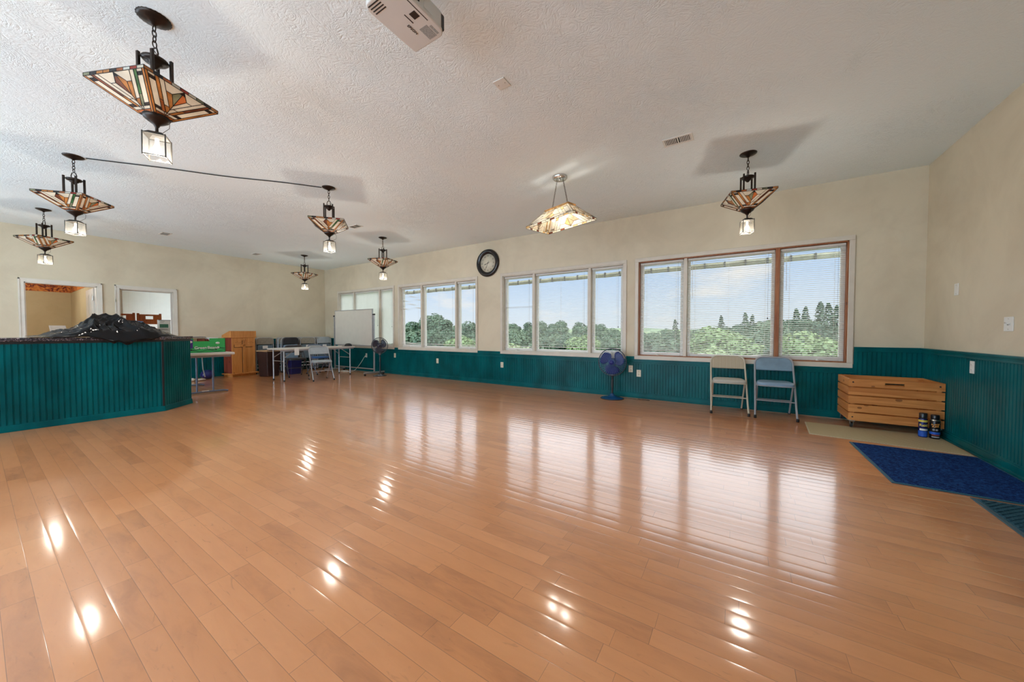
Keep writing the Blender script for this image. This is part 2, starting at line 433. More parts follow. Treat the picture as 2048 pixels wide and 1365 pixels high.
# ------------------------------------------------------------------ the room
XL, XR, YW, HC = -10.94, 1.838, 6.078, 3.05
YR = Y0F
def build_floor():
    mb = MB(); x0, x1 = -15.0, XR + .12
    rows = int((YW + .1 - Y0F) / PW) + 1
    rnd = random.Random(3)
    us = [.004, .02, .14, .32, .5, .68, .86, .98, .996]
    for r in range(rows):
        y = Y0F + r*PW; h = rnd.uniform(.00010, .00038); tl = rnd.uniform(-.00028, .00028)
        vs = []
        for u in us:
            z = -.00015 + tl*(u-.5) - h*(2*u-1)**2 - (.00006 if u in (us[0], us[-1]) else 0)
            vs += [(x0, y+u*PW, z), (x1, y+u*PW, z)]
        k = len(us)
        mb.add(vs, [(2*i, 2*i+1, 2*i+3, 2*i+2) for i in range(k-1)], 0, True)
        mb.add([(x0, y+us[-1]*PW, -.0005), (x1, y+us[-1]*PW, -.0005), (x1, y+PW+us[0]*PW, -.0005), (x0, y+PW+us[0]*PW, -.0005)], [(0,1,2,3)], 0)
    o = mb.build('floor', M['floor'])
    return struct(o)
build_floor()
struct(box('ceiling', M['ceiling'], (XL-.13, YR-.12, HC), (XR+.12, YW+.16, HC+.2)))
struct(box('wall_right', M['wall'], (XR, YR-.12, -.05), (XR+.12, YW+.16, HC)))

WIN = {1: (-10.22, -7.607, -9.42, -8.25), 2: (-7.46, -4.82, -6.61, -5.475), 3: (-4.21, -1.60, -3.42, -2.265), 4: (-1.462, 1.226, -.703, .45)}
ZB, ZT = .715, 2.275
def win_wall():
    mb = MB(); y0, y1 = YW, YW+.16
    mb.box(XL-.13, y0, -.05, XR+.12, y1, ZB); mb.box(XL-.13, y0, ZT, XR+.12, y1, HC)
    xs = XL-.13
    for k in (1, 2, 3, 4):
        a, b = WIN[k][0]+.055, WIN[k][1]-.055
        mb.box(xs, y0, ZB, a, y1, ZT); xs = b
    mb.box(xs, y0, ZB, XR+.12, y1, ZT)
    struct(mb.build('wall_back', M['wall']))
win_wall()
D1, D2, DH = (.545, 1.412), (1.713, 2.549), 2.03
def left_wall():
    mb = MB(); x0, x1 = XL-.13, XL
    mb.box(x0, YR-.12, -.05, x1, D1[0], HC); mb.box(x0, D1[0], DH, x1, D1[1], HC)
    mb.box(x0, D1[1], -.05, x1, D2[0], HC); mb.box(x0, D2[0], DH, x1, D2[1], HC); mb.box(x0, D2[1], -.05, x1, YW, HC)
    struct(mb.build('wall_left', M['wall']))
left_wall()
# wall behind the camera; two unseen wide windows added to bring in fill daylight
def rear_wall():
    mb = MB(); y0, y1 = YR-.12, YR
    ops = [(-9.6, -5.4), (-4.6, -.4)]
    mb.box(XL, y0, -.05, XR, y1, .1); mb.box(XL, y0, 2.5, XR, y1, HC)
    xs = XL
    for a, b in ops: mb.box(xs, y0, .1, a, y1, 2.5); xs = b
    mb.box(xs, y0, .1, XR, y1, 2.5)
    struct(mb.build('wall_front', M['wall']))
    for i, (a, b) in enumerate(ops):
        t = sthing('window_%d' % (6+i))
        f = MB()
        for q in ((a-.055, .04, b+.055, .1), (a-.055, 2.5, b+.055, 2.56), (a-.055, .1, a, 2.5), (b, .1, b+.055, 2.5)):
            f.box(q[0], YR, q[1], q[2], YR+.02, q[3])
        f.box((a+b)/2-.03, YR-.1, .1, (a+b)/2+.03, YR-.05, 2.5)
        f.build('casing', M['casing_tan'], t)
        MB().box(a, YR-.078, .1, b, YR-.072, 2.5).build('glass', M['glass'], t)
rear_wall()

# side rooms behind the two doorways
def side_rooms():
    mb = MB()
    mb.box(-15.06, -1.3, -.05, -14.94, 1.47, 2.44); mb.box(-15.06, -1.42, -.05, -11.07, -1.3, 2.44)
    mb.box(-15.06, 1.47, -.05, -11.07, 1.60, 2.44)
    struct(mb.build('wall_side_room', M['wall_room']))
    mb = MB()
    mb.box(-13.32, 1.6, -.05, -13.2, 2.12, 2.44); mb.box(-13.32, 2.12, -.05, -13.2, 3.12, .9); mb.box(-13.32, 2.12, 2.22, -13.2, 3.12, 2.44)
    mb.box(-13.32, 3.12, -.05, -13.2, 4.3, 2.44); mb.box(-13.32, 4.3, -.05, -11.07, 4.42, 2.44)
    struct(mb.build('wall_store_room', M['wall']))
    struct(box('ceiling', M['ceiling'], (-15.06, -1.42, 2.44), (-11.07, 4.42, 2.56)))
    bd = border_mat('floral_wallpaper_border')
    mb = MB(); mb.box(-14.94, -1.3, 2.15, -14.932, 1.462, 2.44); mb.box(-14.94, 1.462, 2.15, -11.07, 1.47, 2.44)
    struct(mb.build('trim_1', bd))
    t = sthing('window_5')
    f = MB()
    for q in ((2.07, .84, 3.17, .9), (2.07, 2.22, 3.17, 2.28), (2.07, .9, 2.12, 2.22), (3.12, .9, 3.17, 2.22)):
        f.box(-13.2, q[0], q[1], -13.18, q[2], q[3])
    f.build('casing', M['white_trim'], t)
    MB().box(-13.27, 2.12, .9, -13.264, 3.12, 2.22).build('glass', M['glass'], t)
side_rooms()

# doorway casings
def doorway(n, y0, y1):
    t = sthing('door_%d' % n); w = .066; x = XL
    mb = MB()
    mb.box(x, y0-w, 0, x+.018, y0, DH+w); mb.box(x, y1, 0, x+.018, y1+w, DH+w); mb.box(x, y0, DH, x+.018, y1, DH+w)
    mb.box(x+.018, y0-w, 0, x+.026, y0-w+.02, DH+w); mb.box(x+.018, y1+w-.02, 0, x+.026, y1+w, DH+w); mb.box(x+.018, y0-w, DH+w-.02, x+.026, y1+w, DH+w)
    mb.build('casing', M['white_trim'], t)
    mb = MB(); mb.box(x-.13, y0, 0, x, y0+.016, DH); mb.box(x-.13, y1-.016, 0, x, y1, DH); mb.box(x-.13, y0, DH-.016, x, y1, DH)
    mb.build('jamb', M['white_trim'], t)
    return t
d1 = doorway(1, *D1); d2 = doorway(2, *D2)
def door_slab():
    mb = MB(); mb.box(-11.9, 1.375, .01, -11.09, 1.41, 2.005)
    o = mb.build('door_leaf', M['white_trim'], d1, .002)
    p = MB()
    for (z0, z1) in ((.25, .85), (.98, 1.35), (1.48, 1.9)):
        for (a, b) in ((-11.8, -11.54), (-11.45, -11.19)):
            p.box(a, 1.371, z0, b, 1.375, z1); p.box(a+.03, 1.3675, z0+.03, b-.03, 1.371, z1-.03)
    p.build('raised_panel', M['white_trim'], o, .002)
    for z in (.25, 1.05, 1.80):
        MB().tube([(-11.085, 1.37, z-.045), (-11.085, 1.37, z+.045)], .008).build('hinge', M['chrome'], o)
    MB().box(-11.09, 1.695, .01, -11.86, 1.73, 2.005).build('door_leaf', M['stain'], d2)['label'] = 'brown stained door leaf standing open'
    MB().box(XL+.018, 1.655, 1.74, XL+.026, 1.675, 1.80).build('strike_plate', M['ivory'], d2)
door_slab()

# ---------------------------------------------------------------- wainscot
PER = .0425
BEAD = [(0, 0), (.0305, 0), (.0325, .0055), (.0345, .0055), (.036, .0015), (.039, .0015), (.0405, .0055), (.0420, .0055)]
def bead_strip(mb, p0, d, nrm, L, z0, z1, th=.016, per=PER):
    d = Vector(d).normalized(); nrm = Vector(nrm); p0 = Vector(p0)
    pr = []
    k = 0
    while k*per < L:
        for u, e in BEAD:
            uu = k*per + u*per/PER
            if uu < L: pr.append((uu, th-e))
        k += 1
    pr.append((L, th))
    vs = []
    for u, e in pr:
        q = p0 + d*u + nrm*e
        vs += [(q.x, q.y, z0), (q.x, q.y, z1)]
    n = len(pr)
    mb.add(vs, [(2*i, 2*i+2, 2*i+3, 2*i+1) for i in range(n-1)])
    # closing ends, top and bottom caps as a slim solid
    for i in (0, n-1):
        q = p0 + d*pr[i][0]; w = q + nrm*pr[i][1]
        mb.add([(q.x,q.y,z0),(w.x,w.y,z0),(w.x,w.y,z1),(q.x,q.y,z1)], [(0,1,2,3)])
def rail(mb, a, b, nrm, z0, z1, t):
    """flat board from a to b (xy) standing t proud of the wall"""
    a = Vector((a[0], a[1], 0)); b = Vector((b[0], b[1], 0)); n = Vector(nrm)
    q = [a, b, b+n*t, a+n*t]
    vs = [(p.x, p.y, z0) for p in q] + [(p.x, p.y, z1) for p in q]
    mb.add(vs, [(0,3,2,1),(4,5,6,7),(0,1,5,4),(1,2,6,5),(2,3,7,6),(3,0,4,7)])
def wainscot():
    # under the windows
    mb = MB(); n = (0,-1,0)
    bead_strip(mb, (-10.225, YW, 0), (1,0,0), n, 11.46, .085, .60)
    bead_strip(mb, (XL, YW, 0), (1,0,0), n, .71, .085, .88)
    bead_strip(mb, (1.236, YW, 0), (1,0,0), n, .60, .085, .88)
    struct(mb.build('trim_2', M['teal']))
    mb = MB()
    rail(mb, (-10.225, YW), (1.236, YW), n, .60, .70, .018); rail(mb, (-10.225, YW), (1.236, YW), n, .628, .642, .03)
    rail(mb, (-10.225, YW), (1.236, YW), n, .578, .60, .026)
    for a, b in ((XL, -10.23), (1.236, XR)):
        rail(mb, (a, YW), (b, YW), n, .87, .915, .024); rail(mb, (a, YW), (b, YW), n, .905, .922, .034); rail(mb, (a, YW), (b, YW), n, .862, .875, .030)
    struct(mb.build('trim_3', M['teal'], None, .003))
    mb = MB(); rail(mb, (XL, YW), (XR, YW), n, 0, .075, .026); rail(mb, (XL, YW), (XR, YW), n, .06, .09, .020); rail(mb, (XL, YW), (XR, YW), n, 0, .02, .036)
    struct(mb.build('baseboard_back', M['teal'], None, .004))
    # right wall
    n = (-1,0,0); mb = MB()
    bead_strip(mb, (XR, YR, 0), (0,1,0), n, YW-YR-.02, .085, .88)
    struct(mb.build('trim_4', M['teal']))
    mb = MB(); y1 = YW-.02
    rail(mb, (XR, YR), (XR, y1), n, .87, .915, .024); rail(mb, (XR, YR), (XR, y1), n, .900, .922, .036); rail(mb, (XR, YR), (XR, y1), n, .862, .875, .030)
    struct(mb.build('trim_5', M['teal'], None, .004))
    mb = MB(); rail(mb, (XR, YR), (XR, y1), n, 0, .075, .026); rail(mb, (XR, YR), (XR, y1), n, .06, .09, .020); rail(mb, (XR, YR), (XR, y1), n, 0, .022, .038)
    struct(mb.build('baseboard_right', M['teal'], None, .004))
    # left wall
    n = (1,0,0); mb = MB(); r = MB(); bs = MB()
    for a, b in ((YR, D1[0]-.066), (D1[1]+.066, D2[0]-.066), (D2[1]+.066, YW-.02)):
        bead_strip(mb, (XL, a, 0), (0,1,0), n, b-a, .085, .88)
        rail(r, (XL, a), (XL, b), n, .87, .915, .024); rail(r, (XL, a), (XL, b), n, .905, .922, .034)
        rail(bs, (XL, a), (XL, b), n, 0, .085, .022)
    struct(mb.build('trim_6', M['teal'])); struct(r.build('trim_7', M['teal'], None, .003)); struct(bs.build('baseboard_left', M['teal'], None, .004))
wainscot()

# ---------------------------------------------------------------- windows and blinds
WNAME = {1: 'the window behind the whiteboard', 2: 'the window left of the clock', 3: 'the window right of the clock', 4: 'the window above the two chairs'}
def window(k):
    a, b, m1, m2 = WIN[k]; t = sthing('window_%d' % k)
    ia, ib = a+.055, b-.055
    c = MB(); y = YW
    c.box(a, y-.022, ZT, b, y, ZT+.06); c.box(a, y-.022, ZB-.062, b, y, ZB); c.box(a, y-.022, ZB, ia, y, ZT); c.box(ib, y-.022, ZB, b, y, ZT)
    c.build('casing', M['casing_tan'], t, .004)
    j = MB(); d = .16
    j.box(ia, y, ZB, ia+.014, y+d, ZT); j.box(ib-.014, y, ZB, ib, y+d, ZT); j.box(ia, y, ZT-.014, ib, y+d, ZT); j.box(ia, y, ZB, ib, y+d, ZB+.014)
    o = j.build('jamb', M['stain'] if k == 4 else M['casing_tan'], t)
    if k == 4: o['label'] = 'red-brown stained wooden window jamb'
    for i, mm in enumerate((m1, m2)):
        o = MB().box(mm-.024, y+.004, ZB+.014, mm+.024, y+.15, ZT-.014).build('mullion', M['stain'] if (k == 4 and i == 1) else M['casing_tan'], t, .003)
    xs = [ia+.014, m1-.024, m1+.024, m2-.024, m2+.024, ib-.014]
    for i in range(3):
        x0, x1 = xs[2*i], xs[2*i+1]; w = .05 if i != 1 else .04; z0, z1 = ZB+.014, ZT-.014; ya, yb = y+.075, y+.125
        s = MB(); s.box(x0, ya, z0, x0+w, yb, z1); s.box(x1-w, ya, z0, x1, yb, z1); s.box(x0+w, ya, z0, x1-w, yb, z0+w); s.box(x0+w, ya, z1-w, x1-w, yb, z1)
        so = s.build('sash', M['vinyl'], t, .004)
        MB().box(x0+w-.005, y+.098, z0+w-.005, x1-w+.005, y+.102, z1-w+.005).build('glass', M['glass'], so)
        if i != 1:
            hx = x0 + (.42 if i == 0 else .62)*(x1-x0)
            h = MB(); h.lathe([(.02, 0), (.02, .012), (.009, .016), (.009, .03)], 14, M=Matrix.Translation((hx, y+.055, z0)))
            h.tube([(hx, y+.05, z0+.026), (hx+.03, y+.04, z0+.03), (hx+.075, y+.045, z0+.012)], [.007, .006, .008])
            h.build('crank_handle', M['white_plastic'], so)
    return xs
def blind(x0, x1, y, label, tilt=10, pitch=.0265, top=ZT-.02, bot=.80, sag=0, closed=False, mode='', group=None, wand=True, axis='x'):
    w = x1-x0; cx = (x0+x1)/2
    loc = (cx, y, top) if axis == 'x' else (y, cx, top)
    t = thing('window_blind', label, 'blind', loc, 0 if axis == 'x' else PI/2, group)
    W = w/2 - .004; Hh = top-bot
    MB().box(-W, -.014, -.03, W, .014, 0).build('headrail', M['slat'], t, .002)
    s = MB(); seg = 12 if (sag or mode) else 1; rnd = random.Random(int(abs(cx)*100))
    m = M['closed_slat'] if closed else M['slat']
    zs = []; z = -.045
    if mode == 'bunched':
        zs = [-.045 - .001]
        for g in range(5):
            for q in range(4): zs.append(-.12 - g*.10 - q*.014 - rnd.uniform(0, .008))
        for q in range(2): zs.append(-Hh+.03+q*.006)
    elif mode == 'gathered':
        zz = -.045
        while zz > -Hh+.02:
            zs.append(zz); zz -= pitch
            if -.66 < zz < -.56: zz = -.66; zs += [-.62, -.626, -.632, -.638, -.644, -.65]
    else:
        while z > -Hh+.02: zs.append(z); z -= pitch
    a = math.radians(tilt)
    for zz in zs:
        depth = -zz/Hh
        rows = []
        for k in range(seg+1):
            u = k/seg; x = -W + 2*W*u
            dz = -sag*math.sin(PI*u)*max(0, depth-.1) if sag else 0
            if mode == 'bunched': dz = .012*math.sin(2.6*u*PI + zz*31)
            aa = a + (rnd.uniform(-.02, .02) if not closed else 0)
            for (v, e) in ((-.0125, 0), (0, .0016), (.0125, 0)):
                rows.append((x, v*math.cos(aa) - e*math.sin(aa), zz+dz + v*math.sin(aa) + e*math.cos(aa)))
        fs = []
        for k in range(seg):
            for q in range(2): fs.append((3*k+q, 3*k+q+1, 3*k+4+q, 3*k+3+q))
        s.add(rows, fs, 0, True)
    s.build('slats', m, t)
    br = MB()
    pts = [(-W + 2*W*k/seg, 0, -Hh - sag*math.sin(PI*k/seg)*.9) for k in range(seg+1)]
    vs = []; 
    for p in pts: vs += [(p[0], -.012, p[2]), (p[0], .012, p[2]), (p[0], .012, p[2]+.014), (p[0], -.012, p[2]+.014)]
    fs = [(0,1,2,3), (4*seg+3, 4*seg+2, 4*seg+1, 4*seg)]
    for k in range(seg):
        for q in range(4): fs.append((4*k+q, 4*k+4+q, 4*k+4+(q+1) % 4, 4*k+(q+1) % 4))
    br.add(vs, fs); br.build('bottom_rail', M['slat'], t)
    cords = [-W+.10, W-.10] + ([0] if w > .9 else [])
    for x in cords:
        u = (x+W)/(2*W); dz = -sag*math.sin(PI*u)*.9
        c = MB(); c.tube([(x, -.0135, -.03), (x, -.0135, -Hh+dz+.01)], .0008, 5); c.tube([(x, .0135, -.03), (x, .0135, -Hh+dz+.01)], .0008, 5)
        c.build('ladder_cord', M['slat'], t)
    if wand:
        MB().tube([(-W+.06, -.024, -.02), (-W+.065, -.026, -.55-.1*rnd.random())], .003, 6).build('tilt_wand', M['glass_rod'], t)
        c = MB(); zc = -.95-.12*rnd.random(); c.tube([(W-.07, -.02, -.03), (W-.07, -.02, zc)], .001, 5)
        c.lathe([(.003, .018), (.007, .004), (.006, -.006), (.002, -.01)], 8, M=Matrix.Translation((W-.07, -.02, zc)))
        c.build('lift_cord', M['black'] if True else 0, t)
    return t
M['glass_rod'] = mat('clear_wand_plastic', (.6,.6,.56), rough=.2, var=.03)
xs = {k: window(k) for k in WIN}
PAN = ('left pane', 'wide middle pane', 'right pane')
for k in WIN:
    for i in range(3):
        x0, x1 = xs[k][2*i]+.006, xs[k][2*i+1]-.006; kw = {}
        st = 'open white mini blind, %s of %s'
        if k == 1: kw = dict(tilt=68, closed=True, pitch=.0215, bot=.775); st = 'closed white mini blind, %s of %s'
        elif k == 2:
            kw = dict(tilt=7, bot=.80)
            if i == 0: kw = dict(tilt=14, mode='bunched', bot=.80, wand=False); st = 'white mini blind with bunched slats, %s of %s'
        elif k == 3:
            kw = dict(tilt=14, bot=.815)
            if i == 0: kw = dict(tilt=6, mode='gathered', bot=.80); st = 'white mini blind with one slat bundle, %s of %s'
        else:
            kw = dict(tilt=22, bot=.80)
            if i == 1: kw = dict(tilt=24, bot=.775, sag=.05); st = 'sagging white mini blind, %s of %s'
            if i == 2: kw = dict(tilt=20, bot=.775)
        blind(x0, x1, YW+.045, st % (PAN[i], WNAME[k]), group='mini blinds along the window wall', **kw)
blind(2.125, 3.115, -13.225, 'closed white blind seen through the doorway behind the black bag', tilt=68, closed=True, pitch=.0215, top=2.2, bot=.95, wand=False, axis='y')

# ---------------------------------------------------------------- outside: retracted awning, land, trees
def awning():
    t = thing('awning_valance', 'beige rolled awning strip with dark clips outside the windows', 'awning', (-3.3, 7.3, 2.27))
    fab = mat('beige_awning_canvas', (.27,.245,.165), rough=.8, var=.25, vscale=6, transl=.2)
    mb = MB(); n = 60; vs = []
    prof = [(0, 0), (.02, -.004), (.03, .03), (.02, .07), (.0, .085), (-.015, .05)]
    for k in range(n+1):
        x = -5.6 + 11.2*k/n; d = .006*math.sin(k*PI/2)
        for (a, b) in prof: vs.append((x, a, b + d))
    m = len(prof); fs = []
    for k in range(n):
        for q in range(m): fs.append((k*m+q, (k+1)*m+q, (k+1)*m+(q+1) % m, k*m+(q+1) % m))
    fs += [tuple(range(m)), tuple(range(n*m+m-1, n*m-1, -1))]
    mb.add(vs, fs); mb.build('canvas_strip', fab, t)
    for k in range(37):
        x = -5.55 + 11.1*k/36
        MB().box(x-.012, -.022, -.006, x+.012, .034, .094).build('clip', M['dark_clip'], t)
    for x in (-5.58, 5.58):
        MB().tube([(x, .01, .05), (x, -.5, .12), (x, -1.06, .2)], .018, 8).build('support_arm', M['grey_paint'], t)
M['dark_clip'] = mat('dark_awning_clip', (.07,.06,.05), rough=.6)
awning()

def ground_z(x, y):
    if y < 9: return -2.6
    if y < 50: b = -2.6 - 8.0*(y-9)/41
    elif y < 110: b = -10.6 - 2*(y-50)/60
    else:
        s = min(1, (y-110)/150); s = s*s*(3-2*s)
        b = -12.6 + 15.5*s
    r = 1.0 if y < 60 else 2.2
    return b + r*noise.noise(Vector((x*.021, y*.021, 3.1)))
def land():
    mb = MB(); nx, ny = 60, 56; vs = []
    for j in range(ny+1):
        y = 6.6 + (330-6.6)*(j/ny)**1.6
        for i in range(nx+1):
            x = -420 + 560*i/nx
            vs.append((x, y, ground_z(x, y)))
    fs = [(j*(nx+1)+i, j*(nx+1)+i+1, (j+1)*(nx+1)+i+1, (j+1)*(nx+1)+i) for j in range(ny) for i in range(nx)]
    mb.add(vs, fs, 0, True)
    o = mb.build('hillside', mat('forest_meadow', (.16,.20,.09), rough=.9, vscale=.05, detail=8, col2=(.05,.08,.04)))
    o['kind'] = 'structure'
land()
def leaf_crown(rnd, R, H, nq, size, blobs, conifer=False):
    mb = MB(); vs = []; fs = []
    cs = []
    for b in range(blobs):
        a = rnd.uniform(0, 2*PI); q = rnd.uniform(0, .55)*R
        cs.append((Vector((q*math.cos(a), q*math.sin(a), H*rnd.uniform(.42, .86))), R*rnd.uniform(.42, .66)))
    cs.append((Vector((0, 0, H*.6)), R*.7))
    for i in range(nq):
        if conifer:
            h = rnd.random()**.8; a = rnd.uniform(0, 2*PI)
            tier = (h*9) % 1; rr = R*(1-h)**.8*(1-.45*tier)*rnd.uniform(.5, 1.05)+.08
            p = Vector((rr*math.cos(a), rr*math.sin(a), H*(.12+.88*h) - .12*rr)); nrm = Vector((math.cos(a)*.6, math.sin(a)*.6, .8))
        else:
            c, r = cs[rnd.randrange(len(cs))]
            d = Vector((rnd.gauss(0,1), rnd.gauss(0,1), rnd.gauss(0,1))).normalized()
            d.z = d.z if d.z > -.35 else -d.z
            p = c + Vector((d.x, d.y, d.z*.82))*r*rnd.uniform(.78, 1.06); nrm = d
        nrm = (nrm + Vector((rnd.uniform(-.7,.7), rnd.uniform(-.7,.7), rnd.uniform(-.4,.7)))).normalized()
        u = nrm.orthogonal().normalized(); w = nrm.cross(u)
        an = rnd.uniform(0, 2*PI); u, w = u*math.cos(an)+w*math.sin(an), w*math.cos(an)-u*math.sin(an)
        s = size*rnd.uniform(.6, 1.3); k = len(vs)
        vs += [p-u*s*.5, p+w*s*.38-u*s*.05, p+u*s*.5, p-w*s*.38+u*s*.08]; fs.append((k, k+1, k+2, k+3))
    mb.add(vs, fs); return mb
def tree_proto(name, label, lm, seed, R, H, nq, size, blobs, group, conifer=False):
    rnd = random.Random(seed)
    t = thing(name, label, 'tree', (0, 0, 0), 0, group)
    leaf_crown(rnd, R, H, nq, size, blobs, conifer).build('foliage', lm, t)
    tr = MB(); tr.tube([(0,0,-.6), (.05,.02,H*.25), (-.05,.05,H*.5), (.03,0,H*.72)], [.22, .17, .11, .03], 8)
    if not conifer:
        for q in range(5):
            a = q*1.3; z = H*(.28+.07*q)
            tr.tube([(0,0,z), (R*.3*math.cos(a), R*.3*math.sin(a), z+H*.14), (R*.55*math.cos(a), R*.55*math.sin(a), z+H*.22)], [.09, .06, .02], 6)
    tr.build('trunk', mat('bark', (.16,.13,.10), rough=.9, var=.3), t)
    return t
LN = leaf_mat('light_green_leaves', (.125,.175,.065), (.26,.31,.14)); LD = leaf_mat('mid_green_leaves', (.050,.080,.045), (.10,.135,.075)); LC = leaf_mat('dark_needle_leaves', (.03,.05,.03), (.06,.09,.05))
def px_dir(x):      # horizontal direction of a picture column, used to lay out the far view
    a = math.atan((x-1024)/699.47) - .57364
    return math.sin(a), math.cos(a)
def plant(proto, col, dist, top, first, label=None, H=9.0, group=None, sc_=1):
    sx, sy = px_dir(col); x, y = sx*dist, sy*dist
    s = sc_; z = top - H*s*.97
    o = proto if first else dup(proto, None)
    o.location = (x, y, z); o.scale = (s, s, s); o.rotation_euler = (0, 0, random.uniform(0, 6.28))
    if label: o['label'] = label
    if group: o['group'] = group
    return o
placed = []
def free(x, y, r):
    return all((x-a)**2 + (y-b)**2 > (1.02*(r+q))**2 for a, b, q in placed)
ta = tree_proto('leafy_tree', 'x', LN, 1, 3.6, 9, 2600, .42, 8, 'light green trees below the windows')
tb = tree_proto('leafy_tree', 'x', LN, 2, 3.0, 9, 2300, .42, 7, 'light green trees below the windows')
ma = tree_proto('broadleaf_tree', 'x', LD, 5, 4.6, 11, 2200, .7, 9, 'forest trees'); mb_ = tree_proto('broadleaf_tree', 'x', LD, 6, 4.0, 11, 2000, .7, 8, 'forest trees')
ca = tree_proto('pine_tree', 'x', LC, 9, 2.6, 11, 820, .42, 1, 'pines on the skyline', True)
lab = {0: 'window above the two chairs', 1: 'window right of the clock', 2: 'window left of the clock'}
used = set()
def side(c): return 0 if c > 1262 else (1 if c > 978 else 2)
def crown_r(p): return max(max(abs(v.co.x), abs(v.co.y)) for v in p.children[0].data.vertices)
CR = {p.name: crown_r(p) for p in (ta, tb, ma, mb_, ca)}
def try_plant(protos, c, d, top, s, H, label, group, k):
    p = protos[k % len(protos)]; sx, sy = px_dir(c); r = CR[p.name]*s
    if not free(sx*d, sy*d, r): return False
    placed.append((sx*d, sy*d, r))
    plant(p, c, d, top, p.name not in used, label, H, group, s); used.add(p.name); return True
rt = random.Random(21); k = 0
for (c, d, px) in [(1442,75,30), (1490,70,34), (1504,80,30), (1592,62,38), (1610,70,42), (1640,58,48), (1656,66,46), (1672,74,42), (1350,90,24)]:
    w = side(c); try_plant([ca], c, d, 1.1+px/699*d*.86, rt.uniform(.75, .95), 11, 'dark pine poking above the skyline outside the ' + lab[w], 'pines outside the ' + lab[w], 0)
for (c, d, tp) in [(1452,33,1.3), (1620,36,1.5), (1300,30,.3), (1352,37,.6), (1405,27,-.2), (1505,28,.2), (1545,40,.9), (1580,30,.7), (1675,29,-.2), (1700,40,.4),
        (1020,41,-.6), (1060,34,-1.0), (1095,43,.1), (1135,37,-.5), (1170,46,.5), (1205,36,-.3), (1243,42,.2), (815,46,-1.6), (850,38,-1.6), (876,46,.2), (905,39,-.8), (930,47,.3), (950,40,-.4)]:
    w = side(c); k += try_plant([ta, tb], c, d, tp, rt.uniform(.8, 1.1), 9, 'light green leafy tree standing low outside the ' + lab[w], 'light green trees outside the ' + lab[w], k)
for c, d, px in ((832,92,24),(868,104,33),(884,88,30),(912,100,27),(940,96,16)):
    k += try_plant([ma, mb_], c, d, 1.1+px/699*d*.9, rt.uniform(.8, 1.0), 11, 'tall dark green tree breaking the skyline outside the ' + lab[2], 'tall trees outside the ' + lab[2], k)
for i in range(900):
    c = rt.uniform(790, 1715)
    if 958 < c < 1000 or 1256 < c < 1272: continue
    d = rt.uniform(48, 112); w = side(c)
    tp = 1.1 + rt.uniform(*((-13, 6), (-14, -1), (-12, 8))[w])/699*d - (112-d)*.012
    if k > 92: break
    k += try_plant([ma, mb_], c, d, tp, rt.uniform(.62, .95), 11, 'mid green forest tree beyond the light trees outside the ' + lab[w], 'forest trees outside the ' + lab[w], k)
k0 = k
for i in range(1500):
    c = rt.uniform(795, 1712)
    if 960 < c < 998 : continue
    d = rt.uniform(135, 260); px = 12 + 9*math.sin(c*.013) + rt.uniform(-4, 4) + (9 if c < 960 else 0) - (260-d)*.09
    if k-k0 > 95: break
    k += try_plant([ma, mb_], c, d, 1.1+px/699*d*.9, rt.uniform(.85, 1.35), 11, 'tiny dark tree in the wooded ridge on the skyline', 'trees along the wooded ridge', k)
# ------------------------------------------------------------------ pendant lamps
GLASS = {}
def glassmat(key, col, tr=.35, rough=.18):
    GLASS[key] = mat('art_glass_' + key, col, rough=rough, spec=.6, var=.45 if key not in ('cream', 'pale', 'ivory', 'lit') else .1, vscale=14, detail=4, transl=tr)
glassmat('cream', (.70,.62,.49)); glassmat('pale', (.62,.60,.52)); glassmat('amber', (.42,.17,.05)); glassmat('red', (.40,.05,.03))
glassmat('brown', (.17,.055,.03)); glassmat('green', (.06,.17,.06)); glassmat('olive', (.20,.20,.12)); glassmat('smoke', (.025,.022,.022)); glassmat('rust', (.45,.13,.04))
glassmat('ivory', (.80,.70,.52), .3); glassmat('lit', (.76,.70,.57), .3)
glassmat('honey', (.75,.46,.20), .45); glassmat('tan', (.50,.38,.24), .45)

